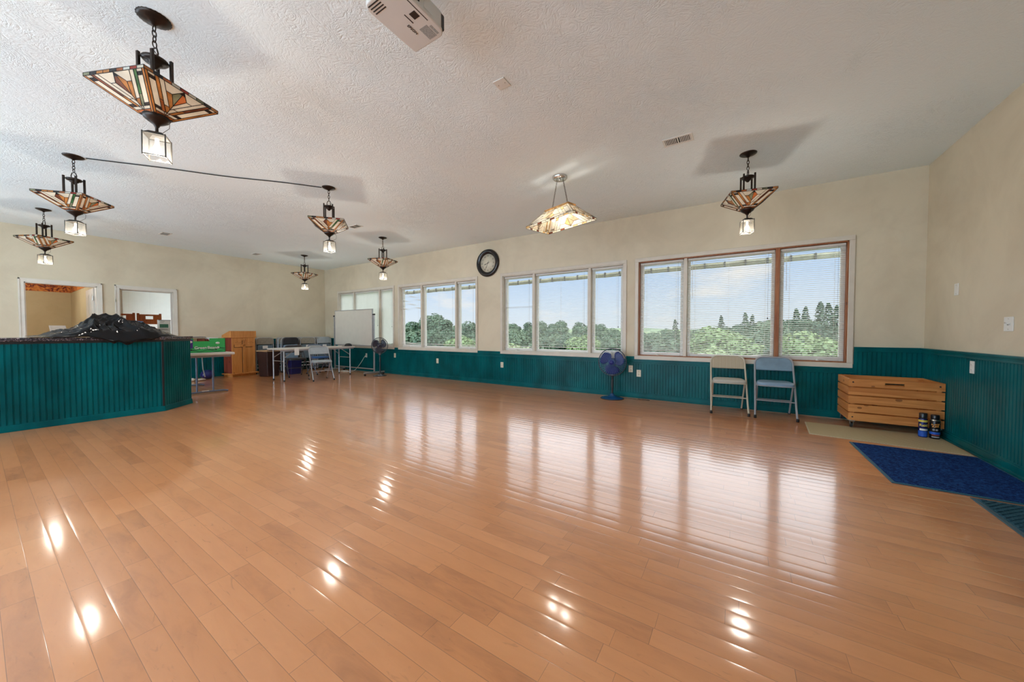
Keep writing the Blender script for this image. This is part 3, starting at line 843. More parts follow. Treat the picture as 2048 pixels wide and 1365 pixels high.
def clip(poly, a, b, c):
    """keep a*x+b*y+c >= 0"""
    out = []
    for i in range(len(poly)):
        p, q = poly[i], poly[(i+1) % len(poly)]
        dp, dq = a*p[0]+b*p[1]+c, a*q[0]+b*q[1]+c
        if dp >= 0: out.append(p)
        if dp*dq < 0:
            t = dp/(dp-dq); out.append((p[0]+(q[0]-p[0])*t, p[1]+(q[1]-p[1])*t))
    return out
def face_pattern(k0, pal, alt):
    """leaded pattern on the unit trapezoid |x| <= k0+(1-k0)*y, 0<=y<=1: list of (polygon, colour)"""
    g = 1-k0
    half = [(0, 0), (k0, 0), (1, 1), (0, 1)]
    def reg(d0, d1, y0, y1, extra=()):
        p = half
        p = clip(p, -1, g, k0-d0)          # k0+g*y-x >= d0
        p = clip(p, 1, -g, d1-k0)          # <= d1
        p = clip(p, 0, 1, -y0); p = clip(p, 0, -1, y1)
        for e in extra: p = clip(p, *e)
        return p
    BIG = 9
    def side(f):
        R = []
        R.append((reg(0, .075, 0, 1), pal['edge']))
        R.append((reg(.075, BIG, 0, .085), pal['foot']))
        R.append((reg(.075, .30, .085, .165), pal['cream'])); R.append((reg(.30, BIG, .085, .165), pal['cream']))
        R.append((reg(.075, .245, .165, .235), pal['dark']))
        R.append((reg(.075, .245, .235, .86), pal['cream']))
        R.append((reg(.075, .16, .86, .935), pal['dark'])); R.append((reg(.16, .245, .86, .935), pal['dark']))
        R.append((reg(.075, .245, .935, 1), pal['cream']))
        R.append((reg(.245, .345, .165, .45), pal['s1'][f])); R.append((reg(.245, .345, .45, 1), pal['s2'][f]))
        R.append((reg(.345, .475, .165, .36), pal['s3'][f])); R.append((reg(.345, .475, .36, 1), pal['cream']))
        # kite in the middle under the rim
        yk0, yk1, ym, hx = .45, 1.0, .76, .19
        ctr = reg(.475, BIG, .0, 1)
        up = (1/hx, 1/(yk1-ym), -yk1/(yk1-ym))    # outside the upper-right kite edge
        lo = (1/hx, -1/(ym-yk0), yk0/(ym-yk0))
        R.append((clip(clip(ctr, *up), 0, 1, -ym), pal['cream']))
        R.append((clip(clip(ctr, *lo), 0, -1, ym), pal['s3'][f]))
        kite = clip(clip(ctr, *[-v for v in up]), *[-v for v in lo])
        R.append((clip(kite, 0, -1, .90), pal['kite'][f])); R.append((clip(kite, 0, 1, -.90), pal['dark']))
        return [(p, c) for p, c in R if len(p) > 2]
    out = side(0)
    for p, c in side(1): out.append(([(-x, y) for x, y in p][::-1], c))
    return out
def lead_strip(mb, a, b, nrm, w, t, mi):
    a, b = Vector(a), Vector(b); d = (b-a)
    if d.length < 1e-4: return
    d.normalize(); s = d.cross(nrm).normalized()*w/2; n = Vector(nrm)*t/2
    vs = [a-s-n, a+s-n, b+s-n, b-s-n, a-s+n, a+s+n, b+s+n, b-s+n]
    mb.add(vs, [(0,3,2,1),(4,5,6,7),(0,1,5,4),(1,2,6,5),(2,3,7,6),(3,0,4,7)], mi)
def shade(name, tx, ty, bx, by, zt, zb, pals, rim, keys, parent, lw=.0028, band=.018, cells=None):
    """four leaded trapezoids: (tx,ty) half sizes at the wide end zt, (bx,by) at the narrow end zb"""
    mats = [M['lead']] + [GLASS[k] for k in keys]; idx = {k: i+1 for i, k in enumerate(keys)}
    mb = MB()
    sides = [((1,0),(0,1)), ((0,1),(-1,0)), ((-1,0),(0,-1)), ((0,-1),(1,0))]
    for si, (nx, tg) in enumerate(sides):
        along = ty if nx[0] else tx; alongb = by if nx[0] else bx
        dep = tx if nx[0] else ty; depb = bx if nx[0] else by
        k0 = alongb/along
        def P(x, y):
            dd = depb + (dep-depb)*y
            return Vector((nx[0]*dd + tg[0]*x*along, nx[1]*dd + tg[1]*x*along, zb + (zt-zb)*y))
        nrm = (P(1,1)-P(-1,1)).cross(P(0,1)-P(0,0)).normalized()
        seen = set()
        for poly, c in face_pattern(k0, pals[si % len(pals)], si):
            vs = [P(x, y) for x, y in poly]
            mb.add(vs, [tuple(range(len(vs)))], idx[c])
            for i in range(len(vs)):
                a, b = poly[i], poly[(i+1) % len(poly)]
                key = tuple(sorted(((round(a[0],3), round(a[1],3)), (round(b[0],3), round(b[1],3)))))
                if key in seen: continue
                seen.add(key); lead_strip(mb, vs[i], vs[(i+1) % len(vs)], nrm, lw, .003, 0)
        # rim band of coloured cells
        sg = 1 if zt > zb else -1
        n = len(cells); 
        for i in range(n):
            x0, x1 = -1+2*i/n, -1+2*(i+1)/n
            a, b = P(x0, 1), P(x1, 1); up = Vector((0, 0, band*sg))
            mb.add([a, b, b+up, a+up], [(0,1,2,3)], idx[cells[(i + si*2) % n]])
            lead_strip(mb, a, a+up, nrm, lw, .003, 0); lead_strip(mb, a, b, nrm, lw, .003, 0); lead_strip(mb, a+up, b+up, nrm, lw, .003, 0)
    return mb.build(name, mats, parent)
PALS = [dict(edge='amber', foot='rust', cream='cream', dark='smoke', s1=('amber','rust'), s2=('brown','amber'), s3=('cream','amber'), kite=('rust','olive')),
        dict(edge='amber', foot='brown', cream='cream', dark='smoke', s1=('brown','olive'), s2=('amber','olive'), s3=('rust','cream'), kite=('green','rust')),
        dict(edge='brown', foot='red', cream='cream', dark='smoke', s1=('rust','brown'), s2=('amber','brown'), s3=('cream','rust'), kite=('olive','rust')),
        dict(edge='amber', foot='rust', cream='cream', dark='smoke', s1=('olive','amber'), s2=('green','brown'), s3=('amber','cream'), kite=('amber','brown'))]
CELLS = ['amber','smoke','rust','pale','red','cream','olive','smoke','amber']
LAMP_W = 13.0
LAMP_C = (1, .93, .83)
def ring(mb, c, r1, r2, rad, axis, seg=6, n=14):
    pts = []
    for k in range(n):
        a = 2*PI*k/n
        p = (r1*math.cos(a), 0, r2*math.sin(a)) if axis == 'x' else (0, r1*math.cos(a), r2*math.sin(a))
        pts.append((c[0]+p[0], c[1]+p[1], c[2]+p[2]))
    mb.tube(pts, rad, seg, True)
def make_pendant():
    t = thing('pendant_lamp', 'x', 'pendant lamp', (0,0,HC), 0, 'stained glass lantern pendants')
    b = M['bronze']
    MB().lathe([(.080,0),(.080,-.006),(.068,-.014),(.040,-.026),(.018,-.034),(.008,-.045),(.0,-.046)], 48, ribs=24, rib=.02).build('canopy', b, t)
    c = MB()
    for k in range(4): ring(c, (0,0,-.062-.032*k), .011, .021, .0032, 'xy'[k % 2])
    c.build('chain', b, t)
    h = MB(); h.tube([(-.018,0,-.25),(-.024,0,-.215),(-.014,0,-.182),(.014,0,-.182),(.024,0,-.215),(.018,0,-.25)], .0045, 6, False)
    h.tube([(0,0,-.20),(.012,.004,-.225),(.004,0,-.26)], .0022, 5); h.build('hanging_loop', b, t)
    MB().lathe([(.004,-.245),(.060,-.25),(.065,-.258),(.054,-.27),(.034,-.276),(.034,-.284),(.022,-.292),(.012,-.305),(0,-.31)], 24).build('yoke_disc', b, t)
    for sx, sy in ((1,1),(1,-1),(-1,1),(-1,-1)):
        MB().box(sx*.052-.0075, sy*.052-.0075, -.475, sx*.052+.0075, sy*.052+.0075, -.232).build('rod', b, t, .001, 1)
    keys = ['cream','pale','amber','red','brown','green','olive','smoke','rust']
    s = shade('glass_shade', .209, .209, .054, .054, -.475, -.605, PALS, None, keys, t, cells=CELLS)
    s['label'] = 'leaded amber and cream art glass shade'
    MB().lathe([(.062,-.598),(.066,-.606),(.058,-.620),(.040,-.634),(.018,-.650),(.008,-.668),(.008,-.70)], 28).build('bottom_cup', b, t)
    w = MB(); w.tube([(.055,0,-.60),(.085,.01,-.635),(.080,.01,-.675),(.04,0,-.705)], .0015, 5); w.build('wire', b, t)
    l = MB(); q = .052; z0, z1 = -.855, -.725
    for sx, sy in ((1,1),(1,-1),(-1,1),(-1,-1)): l.box(sx*q-.003, sy*q-.003, z0-.006, sx*q+.003, sy*q+.003, z1+.006)
    for s_ in (1,-1):
        for z in (z0, z1):
            l.box(-q, s_*q-.0025, z-.0025, q, s_*q+.0025, z+.0025); l.box(s_*q-.0025, -q, z-.0025, s_*q+.0025, q, z+.0025)
    vs = [(-q,-q,z1),(q,-q,z1),(q,q,z1),(-q,q,z1),(-.03,-.03,z1+.022),(.03,-.03,z1+.022),(.03,.03,z1+.022),(-.03,.03,z1+.022)]
    l.add(vs, [(0,1,5,4),(1,2,6,5),(2,3,7,6),(3,0,4,7),(4,5,6,7)])
    lan = l.build('lantern_frame', M['lantern_metal'], t)
    g = MB()
    for s_ in (1,-1):
        g.add([(-q,s_*q,z0),(q,s_*q,z0),(q,s_*q,z1),(-q,s_*q,z1)], [(0,1,2,3)]); g.add([(s_*q,-q,z0),(s_*q,q,z0),(s_*q,q,z1),(s_*q,-q,z1)], [(0,1,2,3)])
    g.build('lantern_glass', M['lantern_glass'], lan)
    MB().lathe([(.0,-.836),(.012,-.832),(.021,-.815),(.022,-.80),(.014,-.778),(.010,-.765),(.010,-.735)], 14).build('bulb', M['bulb'], lan)
    li = bpy.data.lights.new('bulb_light', 'POINT'); li.energy = LAMP_W; li.color = LAMP_C; li.shadow_soft_size = .06
    lo = bpy.data.objects.new('bulb_light', li); COL.objects.link(lo); lo.parent = t; lo.location = (0, 0, -.862)
    return t
M['lantern_metal'] = mat('dull_pewter', (.05,.045,.038), rough=.5, metal=.2, var=.05)
M['lantern_glass'] = lantern_glass(); M['bulb'] = emis('lit_bulb', (1,.90,.76), 4)
pl = make_pendant()
for i, (x, y, ph, lr, lb) in enumerate([
    (-3.058, .657, -20.9, 38, 'large nearest stained glass pendant at the upper left with lantern below'),
    (-6.185, .657, 3.8, 0, 'stained glass pendant with a black ceiling wire, middle of the left row of three'),
    (-9.245, .668, -16.6, 0, 'small stained glass pendant before the left wall, farthest of the left row'),
    (-4.642, 2.651, 5.6, 40, 'stained glass pendant at the end of the black ceiling wire over mid floor'),
    (-6.157, 4.637, -25.5, 0, 'stained glass pendant hanging left of the wall clock near the window wall'),
    (-9.247, 4.628, -21.8, 0, 'small far stained glass pendant near the corner above the stacked chairs'),
    (.066, 4.628, -119.8, 0, 'stained glass pendant at the right in front of the largest window')]):
    o = pl if i == 0 else dup(pl)
    o.location = (x, y, HC); o.rotation_euler = (0, 0, math.radians(ph + 45)); o['label'] = lb
    for ch in o.children:
        if ch.name.startswith('lantern_frame'): ch.rotation_euler = (0, 0, math.radians(lr))

def island_lamp():
    t = thing('island_pendant', 'rectangular cream glass pendant glowing on two chains near the windows', 'pendant lamp', (-1.895, 4.035, HC), math.radians(-18))
    MB().lathe([(.092,0),(.092,-.022),(.080,-.034),(.03,-.036),(0,-.036)], 32).build('canopy', M['chrome'], t)
    c = MB(); c.lathe([(.012,-.036),(.012,-.052),(0,-.054)], 10); c.build('finial', M['chrome'], t)
    for s in (1,-1):
        ch = MB(); a = Vector((s*.05,0,-.04)); b = Vector((s*.135,0,-.385)); n = 18
        for k in range(n):
            p = a.lerp(b, (k+.5)/n); ring(ch, p, .0065, .0135, .0018, 'xy'[k % 2], 5, 8)
        ch.build('chain', M['bronze'], t)
    pal = [dict(edge='honey', foot='honey', cream='ivory', dark='tan', s1=('ivory','lit'), s2=('lit','honey'), s3=('tan','ivory'), kite=('tan','ivory')),
           dict(edge='ivory', foot='honey', cream='lit', dark='tan', s1=('honey','ivory'), s2=('ivory','lit'), s3=('ivory','tan'), kite=('honey','tan'))]
    # wide rim below, narrow end above
    s = shade('glass_shade', .40, .21, .20, .07, -.57, -.40, pal, None, ['ivory','lit','honey','tan','olive','rust','brown'], t, lw=.003, band=.022, cells=['ivory','brown','lit','ivory','honey','ivory','honey','ivory','lit','brown','ivory'])
    s['label'] = 'glowing cream and honey art glass shade'
    cap = MB()
    for sx in (1,-1): cap.box(sx*.20-.006*(sx>0)-.0*(sx<0), -.07, -.402, sx*.20+.006*(sx<0), .07, -.38)
    for sy in (1,-1): cap.box(-.20, sy*.07-.006*(sy>0), -.402, .20, sy*.07+.006*(sy<0), -.38)
    cap.box(-.20, -.012, -.402, .20, .012, -.392); cap.build('top_collar', GLASS['honey'], t)
    for sx in (1,-1):
        MB().lathe([(0,-.535),(.014,-.53),(.026,-.505),(.026,-.485),(.016,-.455),(.012,-.44),(.012,-.402)], 14, M=Matrix.Translation((sx*.11,0,0))).build('bulb', M['bulb'], t)
        li = bpy.data.lights.new('bulb_light', 'POINT'); li.energy = 4.5; li.color = LAMP_C; li.shadow_soft_size = .03
        lo = bpy.data.objects.new('bulb_light', li); COL.objects.link(lo); lo.parent = t; lo.location = (sx*.11, 0, -.545)
island_lamp()
# unseen lamps added to light the two side rooms, above the door heads
for (x, y, nm, e) in ((-13.0, .2, 'side room', 55), (-12.2, 3.4, 'store room', 14)):
    t = thing('added_fill_lamp', 'unseen fill lamp added inside the %s, hidden above its doorway' % nm, 'fill lamp', (x, y, 2.44))
    MB().lathe([(.14,0),(.14,-.02),(.12,-.022)], 24).build('base', M['white_plastic'], t)
    MB().lathe([(.12,-.022),(.11,-.06),(.06,-.085),(0,-.09)], 24).build('added_lamp_diffuser', M['bulb'], t)
    li = bpy.data.lights.new('bulb_light', 'POINT'); li.energy = e; li.color = (1,.93,.82); li.shadow_soft_size = .08  # fill light of the added unseen lamp
    lo = bpy.data.objects.new('bulb_light', li); COL.objects.link(lo); lo.parent = t; lo.location = (0,0,-.19)

# black wire along the ceiling
mb = MB(); pts = []
for k in range(25):
    u = k/24; x = -6.12 + (-4.71+6.12)*u; y = .74 + (2.58-.74)*u
    pts.append((x + .012*math.sin(u*9), y + .01*math.sin(u*14), HC-.006-.004*math.sin(u*PI)))
mb.tube(pts, .006, 6)
tag(mb.build('ceiling_wire', M['rubber']), 'black wire running along the ceiling between two pendant canopies', 'wire')

# ------------------------------------------------------------------ on the ceiling
def vent(x0, x1, y0, y1, label, n, name='ceiling_vent'):
    t = thing(name, label, 'vent', ((x0+x1)/2, (y0+y1)/2, HC), 0, 'ceiling vents'); w, h = (x1-x0)/2, (y1-y0)/2
    f = MB(); f.box(-w,-h,-.007,w,-h+.022,0); f.box(-w,h-.022,-.007,w,h,0); f.box(-w,-h+.022,-.007,-w+.022,h-.022,0); f.box(w-.022,-h+.022,-.007,w,h-.022,0); f.box(-.006,-h+.022,-.007,.006,h-.022,0)
    f.build('frame', M['white_plastic'], t, .002, 1)
    MB().box(-w+.015,-h+.015,-.002,w-.015,h-.015,-.0005).build('dark_duct', M['dark_line'], t)
    l = MB()
    for k in range(n):
        x = -w+.022 + (2*w-.044)*(k+.5)/n
        if abs(x) < .008: continue
        l.add([(x-.005,-h+.022,-.001),(x+.004,-h+.022,-.007),(x+.004,h-.022,-.007),(x-.005,h-.022,-.001),(x-.003,-h+.022,-.001),(x+.006,-h+.022,-.007),(x+.006,h-.022,-.007),(x-.003,h-.022,-.001)], [(0,1,2,3),(7,6,5,4),(0,3,7,4),(1,5,6,2)])
    l.build('louvers', M['white_plastic'], t)
vent(-.675, -.40, 3.835, 3.995, 'white ceiling register left of the right-hand pendant', 16)
vent(-6.06, -5.79, 3.80, 3.95, 'small white ceiling register beside the pendant left of the clock', 16)
vent(-9.64, -9.38, 2.05, 2.2, 'white ceiling register before the left wall over the counter', 16)
vent(-10.22, -9.96, 3.82, 3.97, 'faint white ceiling register nearest the far left corner', 16)
t = thing('ceiling_plate', 'blank square white plate on the ceiling right of the projector', 'plate', (-1.575, 2.29, HC))
MB().box(-.052,-.052,-.006,.052,.052,0).build('plate', M['white_plastic'], t, .003)
for s in (1,-1): MB().lathe([(0,-.0075),(.004,-.0075),(.004,-.006)], 8, M=Matrix.Translation((s*.03,0,0))).build('screw', M['chrome'], t)

def projector():
    t = thing('projector', 'white projector hung from the ceiling at the top of the picture', 'projector', (-1.515, 1.30, 0))
    z0, z1 = 2.775, 2.87; hx, hy = .125, .178
    pl = []
    for (cx, cy, r, a0) in ((hx-.05, hy-.05, .05, 0), (-hx+.012, hy-.012, .012, 90), (-hx+.05, -hy+.05, .05, 180), (hx-.02, -hy+.02, .02, 270)):
        for k in range(5):
            a = math.radians(a0 + 90*k/4); pl.append((cx+r*math.cos(a), cy+r*math.sin(a)))
    body = MB().prism(pl, z0, z1, 'z').build('body', M['proj'], t, .008, 3)
    x = hx
    MB().box(x-.012, -.10, z0+.02, x+.004, -.02, z1-.012).build('lens_bay', M['black'], t, .004)
    MB().lathe([(.026,0),(.030,.014),(.026,.02),(.02,.012),(0,.012)], 20, M=frame((x+.002,-.06,z0+.05),(0,1,0),(0,0,1))).build('lens', M['black'], t)
    MB().box(x-.030, .085, z0+.006, x-.002, .165, z1-.006).build('air_grille', M['black'], t, .006)
    MB().box(x-.001, .01, z0+.02, x+.0015, .075, z1-.02).build('name_panel', M['proj'], t)
    s = MB(); zb = z0-.0012
    s.box(.045, -.02, zb, .085, .02, z0); s.build('foot_pad', M['black'], t, .006)
    l = MB()
    for (a, b, c, d) in ((.02,-.03,.025,.03), (.098,-.08,.102,.06)): l.box(a, b, zb, c, d, z0)
    l.build('slot', M['black'], t)
    st = MB(); st.box(.02, .075, zb+.0005, .075, .155, z0); st.build('rating_sticker', mat('grey_sticker', (.30,.31,.30), rough=.6, var=.25, vscale=120), t)
    st = MB(); st.box(.08, .09, zb+.0005, .095, .15, z0); st.build('rating_sticker', bpy.data.materials['grey_sticker'], t)
    text('lettering', 'EPSON', .022, M['dark_line'], frame((-.012,.055,zb-.0006),(0,1,0),(1,0,0)), t)
    for y in (-.16,-.145,-.13,-.115): 
        MB().box(-.10, y, zb, -.02, y+.006, z0).build('vent_slot', M['dark_line'], t)
    for (cx, cy) in ((-.132, -.04), (-.132, .10)):
        MB().tube([(cx+.03,cy+.012,z1+.01),(cx-.012,cy+.006,z1-.005),(cx-.022,cy-.01,z0+.055),(cx-.006,cy-.03,z0+.045),(cx+.012,cy-.02,z0+.05)], .006, 7).build('mount_arm', M['black'], t)
    m = MB(); m.lathe([(.03,z1-.002),(.03,z1+.04),(.022,z1+.05),(.022,HC-.015),(.06,HC-.012),(.06,HC)], 20); m.box(-.11,-.10,z1+.0,.09,.10,z1+.012); m.build('ceiling_mount', M['black'], t)
M['proj'] = mat('warm_white_casing', (.60,.60,.575), rough=.45, var=.02)
projector()

# ------------------------------------------------------------------ on the walls
def clock():
    t = thing('wall_clock', 'round black framed clock with a cream dial between two windows', 'clock', (-4.536, YW, 2.592))
    R = frame((0,0,0), (1,0,0), (0,0,1))     # local z -> -Y
    MB().lathe([(.292,0),(.296,.02),(.285,.045),(.262,.058),(.232,.052),(.212,.035),(.200,.026),(.195,.016),(.195,0)], 64, M=R).build('frame', mat('black_clock_frame', (.012,.011,.012), rough=.25, var=.2), t)
    d = MB().lathe([(0,.013),(.197,.013),(.197,.004)], 48, M=R).build('dial', mat('cream_dial', (.62,.57,.44), rough=.5, var=.06), t)
    num = ['XII','I','II','III','IIII','V','VI','VII','VIII','IX','X','XI']
    for k, s in enumerate(num):
        a = math.radians(90-30*k); r = .152
        T = R @ Matrix.Translation((r*math.cos(a), r*math.sin(a), .0135)) @ Matrix.Rotation(a-PI/2, 4, 'Z')
        text('numeral', s, .042, M['dark_line'], T, d, .0004)
    tk = MB()
    for k in range(60):
        a = 2*PI*k/60; T = R @ Matrix.Rotation(a, 4, 'Z'); tk.box(.178, -.0008, .013, .184, .0008, .0138, M=T)
    tk.build('minute_ring', M['dark_line'], d)
    def hand(name, ang, L, tail, w):
        T = R @ Matrix.Translation((0,0,.017)) @ Matrix.Rotation(math.radians(ang), 4, 'Z')
        pl = [(-tail,-w),(-tail*.6,-w*.5),(L*.55,-w*.6),(L*.7,-w*1.6),(L,0),(L*.7,w*1.6),(L*.55,w*.6),(-tail*.6,w*.5),(-tail,w)]
        MB().prism(pl, 0, .002, 'z', M=T).build(name, M['dark_line'], t)
    hand('hour_hand', 200, .10, .04, .006); hand('minute_hand', 245, .135, .05, .004)
    MB().lathe([(0,.024),(.010,.022),(.010,.015)], 14, M=R).build('hub', M['black'], t)
clock()

def plate(loc, n, label, kind='outlet', cat='outlet', w=.07, h=.115, mat_=None, group=None):
    """n: outward normal (0,-1,0) or (-1,0,0)"""
    t = thing('wall_outlet' if kind == 'outlet' else 'wall_plate', label, cat, loc, 0 if n[1] else -PI/2, group)
    R = frame((0,0,0), (1,0,0), (0,0,1)); m = mat_ or M['ivory']
    p = MB().box(-w/2,-h/2,0,w/2,h/2,.006,M=R).build('plate', m, t, .002)
    if kind == 'outlet':
        for s in (1,-1):
            MB().lathe([(0,.0085),(.016,.0085),(.017,.006)], 18, M=R @ Matrix.Translation((0,s*.024,0))).build('socket', m, t)
            k = MB(); 
            for q in (-.006,.006): k.box(q-.0012, s*.024-.004, .008, q+.0012, s*.024+.006, .0089, M=R)
            k.build('slot', M['dark_line'], t)
    else:
        for s in (1,-1): MB().lathe([(0,.0072),(.003,.0072),(.003,.006)], 8, M=R @ Matrix.Translation((0,s*h*.36,0))).build('screw', M['chrome'], t)
    return t
yo = YW-.0165
plate((-8.815,yo,.45), (0,-1,0), 'white outlet with a plugged white cord under the far left window', mat_=M['white_plastic'], group='outlets on the window wall')
plate((-7.59,yo,.494), (0,-1,0), 'ivory outlet on the teal wall right of the black fan', group='outlets on the window wall')
plate((-6.042,yo,.418), (0,-1,0), 'ivory outlet on the teal wall below the window left of the clock', group='outlets on the window wall')
plate((-4.165,yo,.419), (0,-1,0), 'ivory outlet on the teal wall below and right of the clock', group='outlets on the window wall')
plate((-1.519,yo,.487), (0,-1,0), 'higher of the two ivory plates on the teal wall right of the blue fan', group='outlets on the window wall')
plate((-1.387,yo,.419), (0,-1,0), 'lower of the two ivory outlets on the teal wall right of the blue fan', group='outlets on the window wall')
plate((XR-.0165,5.007,.785), (-1,0,0), 'white outlet on the teal wainscot of the right wall', mat_=M['white_plastic'])
plate((XR,5.378,1.538), (-1,0,0), 'blank white wall plate high on the right wall near the corner', 'blank', 'wall plate', .075, .118, M['white_plastic'])
sw = plate((XR,4.55,1.175), (-1,0,0), 'white double switch plate on the right wall nearest the picture edge', 'switch', 'switch', .116, .116, M['white_plastic'])
R = frame((0,0,0), (1,0,0), (0,0,1))
for s in (-1,1): MB().box(s*.024-.005,-.012,.006,s*.024+.005,.012,.010,M=R).build('toggle_slot', M['white_plastic'], sw); MB().box(s*.024-.004,-.002,.008,s*.024+.004,.008,.020,M=R @ Matrix.Rotation(.5*s,4,'X')).build('toggle', M['chrome'], sw)
# ------------------------------------------------------------------ counter, bag and what stands on it
M['granite'] = granite('dark_speckled_granite')
def offset_path(pts, d):
    """offset an open xy path to its right by d"""
    out = []
    for i, p in enumerate(pts):
        ns = []
        for a, b in ((i-1, i), (i, i+1)):
            if 0 <= a and b < len(pts):
                e = (Vector(pts[b])-Vector(pts[a])).normalized(); ns.append(Vector((e.y, -e.x)))
        n = sum(ns, Vector((0,0))); n = n/len(ns)
        k = d/max(.3, n.length_squared) if len(ns) > 1 else d
        out.append((p[0]+n.x*k, p[1]+n.y*k))
    return out
def counter():
    t = thing('bar_counter', 'teal beadboard bar counter with dark granite top at the left', 'counter', (0,0,0))
    front = [(-6.80, -1.6), (-6.775, 1.455), (-7.155, 1.835), (-7.50, 1.835)]
    back = [(-7.50, 1.80), (-7.50, -1.6)]
    poly = front + [(-7.5, -1.6)]
    MB().prism(poly, .0, .985, 'z').build('carcass', M['teal'], t)
    mb = MB()
    for a, b in zip(front[:-1], front[1:]):
        e = Vector((b[0]-a[0], b[1]-a[1], 0)); L = e.length; e.normalize(); n = Vector((e.y, -e.x, 0))
        bead_strip(mb, (a[0], a[1], 0), e, n, L, .07, .975, .016, .0440)
    mb.build('beadboard', M['teal'], t)
    bs = MB()
    o1 = offset_path(front, .030); 
    for k in range(3):
        a0, b0, a1, b1 = front[k], front[k+1], o1[k], o1[k+1]
        vs = [(*a0,.0),(*b0,.0),(*b1,.0),(*a1,.0),(*a0,.075),(*b0,.075),(*offset_path(front,.022)[k+1],.075),(*offset_path(front,.022)[k],.075)]
        bs.add(vs, [(0,3,2,1),(4,5,6,7),(2,3,7,6),(0,1,5,4),(1,2,6,5),(3,0,4,7)])
    bs.build('base_moulding', M['teal'], t, .004)
    top = offset_path(front[:4], .045)
    MB().prism(top + [(-7.56, 1.87), (-7.56, -1.6)][0:0] + [(-7.56, top[3][1]), (-7.56, -1.6)], 1.005, 1.045, 'z').build('granite_top', M['granite'], t, .006, 2)
    sub = offset_path(front[:4], .02)
    MB().prism(sub + [(-7.5, -1.6)], .975, 1.005, 'z').build('top_support', M['black'], t)
    shade_strip = MB(); shade_strip.box(-6.79,1.44,.07,-6.752,1.462,.975); shade_strip.build('corner_post_or_shade_strip', M['black'], t, .002)['label'] = 'black strip standing in for corner shade'  # no real post: black strip paints the shade at the counter bend
counter()
def bag():
    t = MB(); nu, nv = 110, 60; rb = random.Random(11)
    prof = [(0,.012),(.06,.022),(.17,.09),(.25,.135),(.31,.215),(.40,.29),(.50,.285),(.60,.265),(.70,.24),(.78,.165),(.88,.09),(.96,.04),(1,.01)]
    def h(u):
        for (a, b), (c, d) in zip(prof[:-1], prof[1:]):
            if u <= c: return b+(d-b)*(u-a)/(c-a)
        return .0
    vs = []
    for i in range(nu+1):
        for j in range(nv+1):
            u = min(1, max(0, (i + (rb.uniform(-.12,.12) if 0 < i < nu else 0))/nu)); v = min(1, max(0, (j + (rb.uniform(-.12,.12) if 0 < j < nv else 0))/nv))
            y = .36 + 1.30*u; x = -7.345 + .645*v
            if y > 1.40: x -= max(0, (y-1.40))*max(0, (v-.25))*.95
            s = max(0, 1-(abs(v-.42)/.58)**2.2)**.75
            p = Vector((x*3.8, y*3.3, 1.7)); q9 = p*.9; wq = Vector((noise.noise(q9), noise.noise(q9+Vector((31.4,2.2,5.7))), noise.noise(q9+Vector((7.3,19.1,11.9)))))*.7; p = p + wq
            r1 = 1-abs(noise.noise(p)*2.2); r2 = 1-abs(noise.noise(p*2.4+Vector((4,1,7)))*2.2); r3 = 1-abs(noise.noise(p*5.3)*2)
            c = max(0, r1)**2*.55 + max(0, r2)**2*.36 + max(0, r3)*.06
            z = 1.0485 + h(u)*s*(.62+.40*c) + .045*c*(h(u)*3.0*s+.12)
            if v > .86:
                k = (v-.86)/.14; over = max(0, math.sin(PI*min(1, max(0, (u-.33)/.5))))
                x += .04*over*k + .01*over*c; z -= .11*over*k*k*(.5+.5*r2) if x > -6.728 else 0
            vs.append((x, y, z))
    fs = []
    for i in range(nu):
        for j in range(nv):
            a, b, c, d = i*(nv+1)+j, i*(nv+1)+j+1, (i+1)*(nv+1)+j+1, (i+1)*(nv+1)+j
            fs += [(a, b, c), (a, c, d)] if rb.random() < .5 else [(a, b, d), (b, c, d)]
    t.add(vs, fs, 0, True)
    o = t.build('plastic_sheet', M['bag'])
    tag(o, 'crumpled shiny black plastic sheet heaped on the bar counter', 'plastic sheet')
    so = o.modifiers.new('thickness', 'SOLIDIFY'); so.thickness = .0015
M['bag'] = mat('black_polythene', (.004,.004,.005), rough=.09, spec=.25, var=.3)
bag()
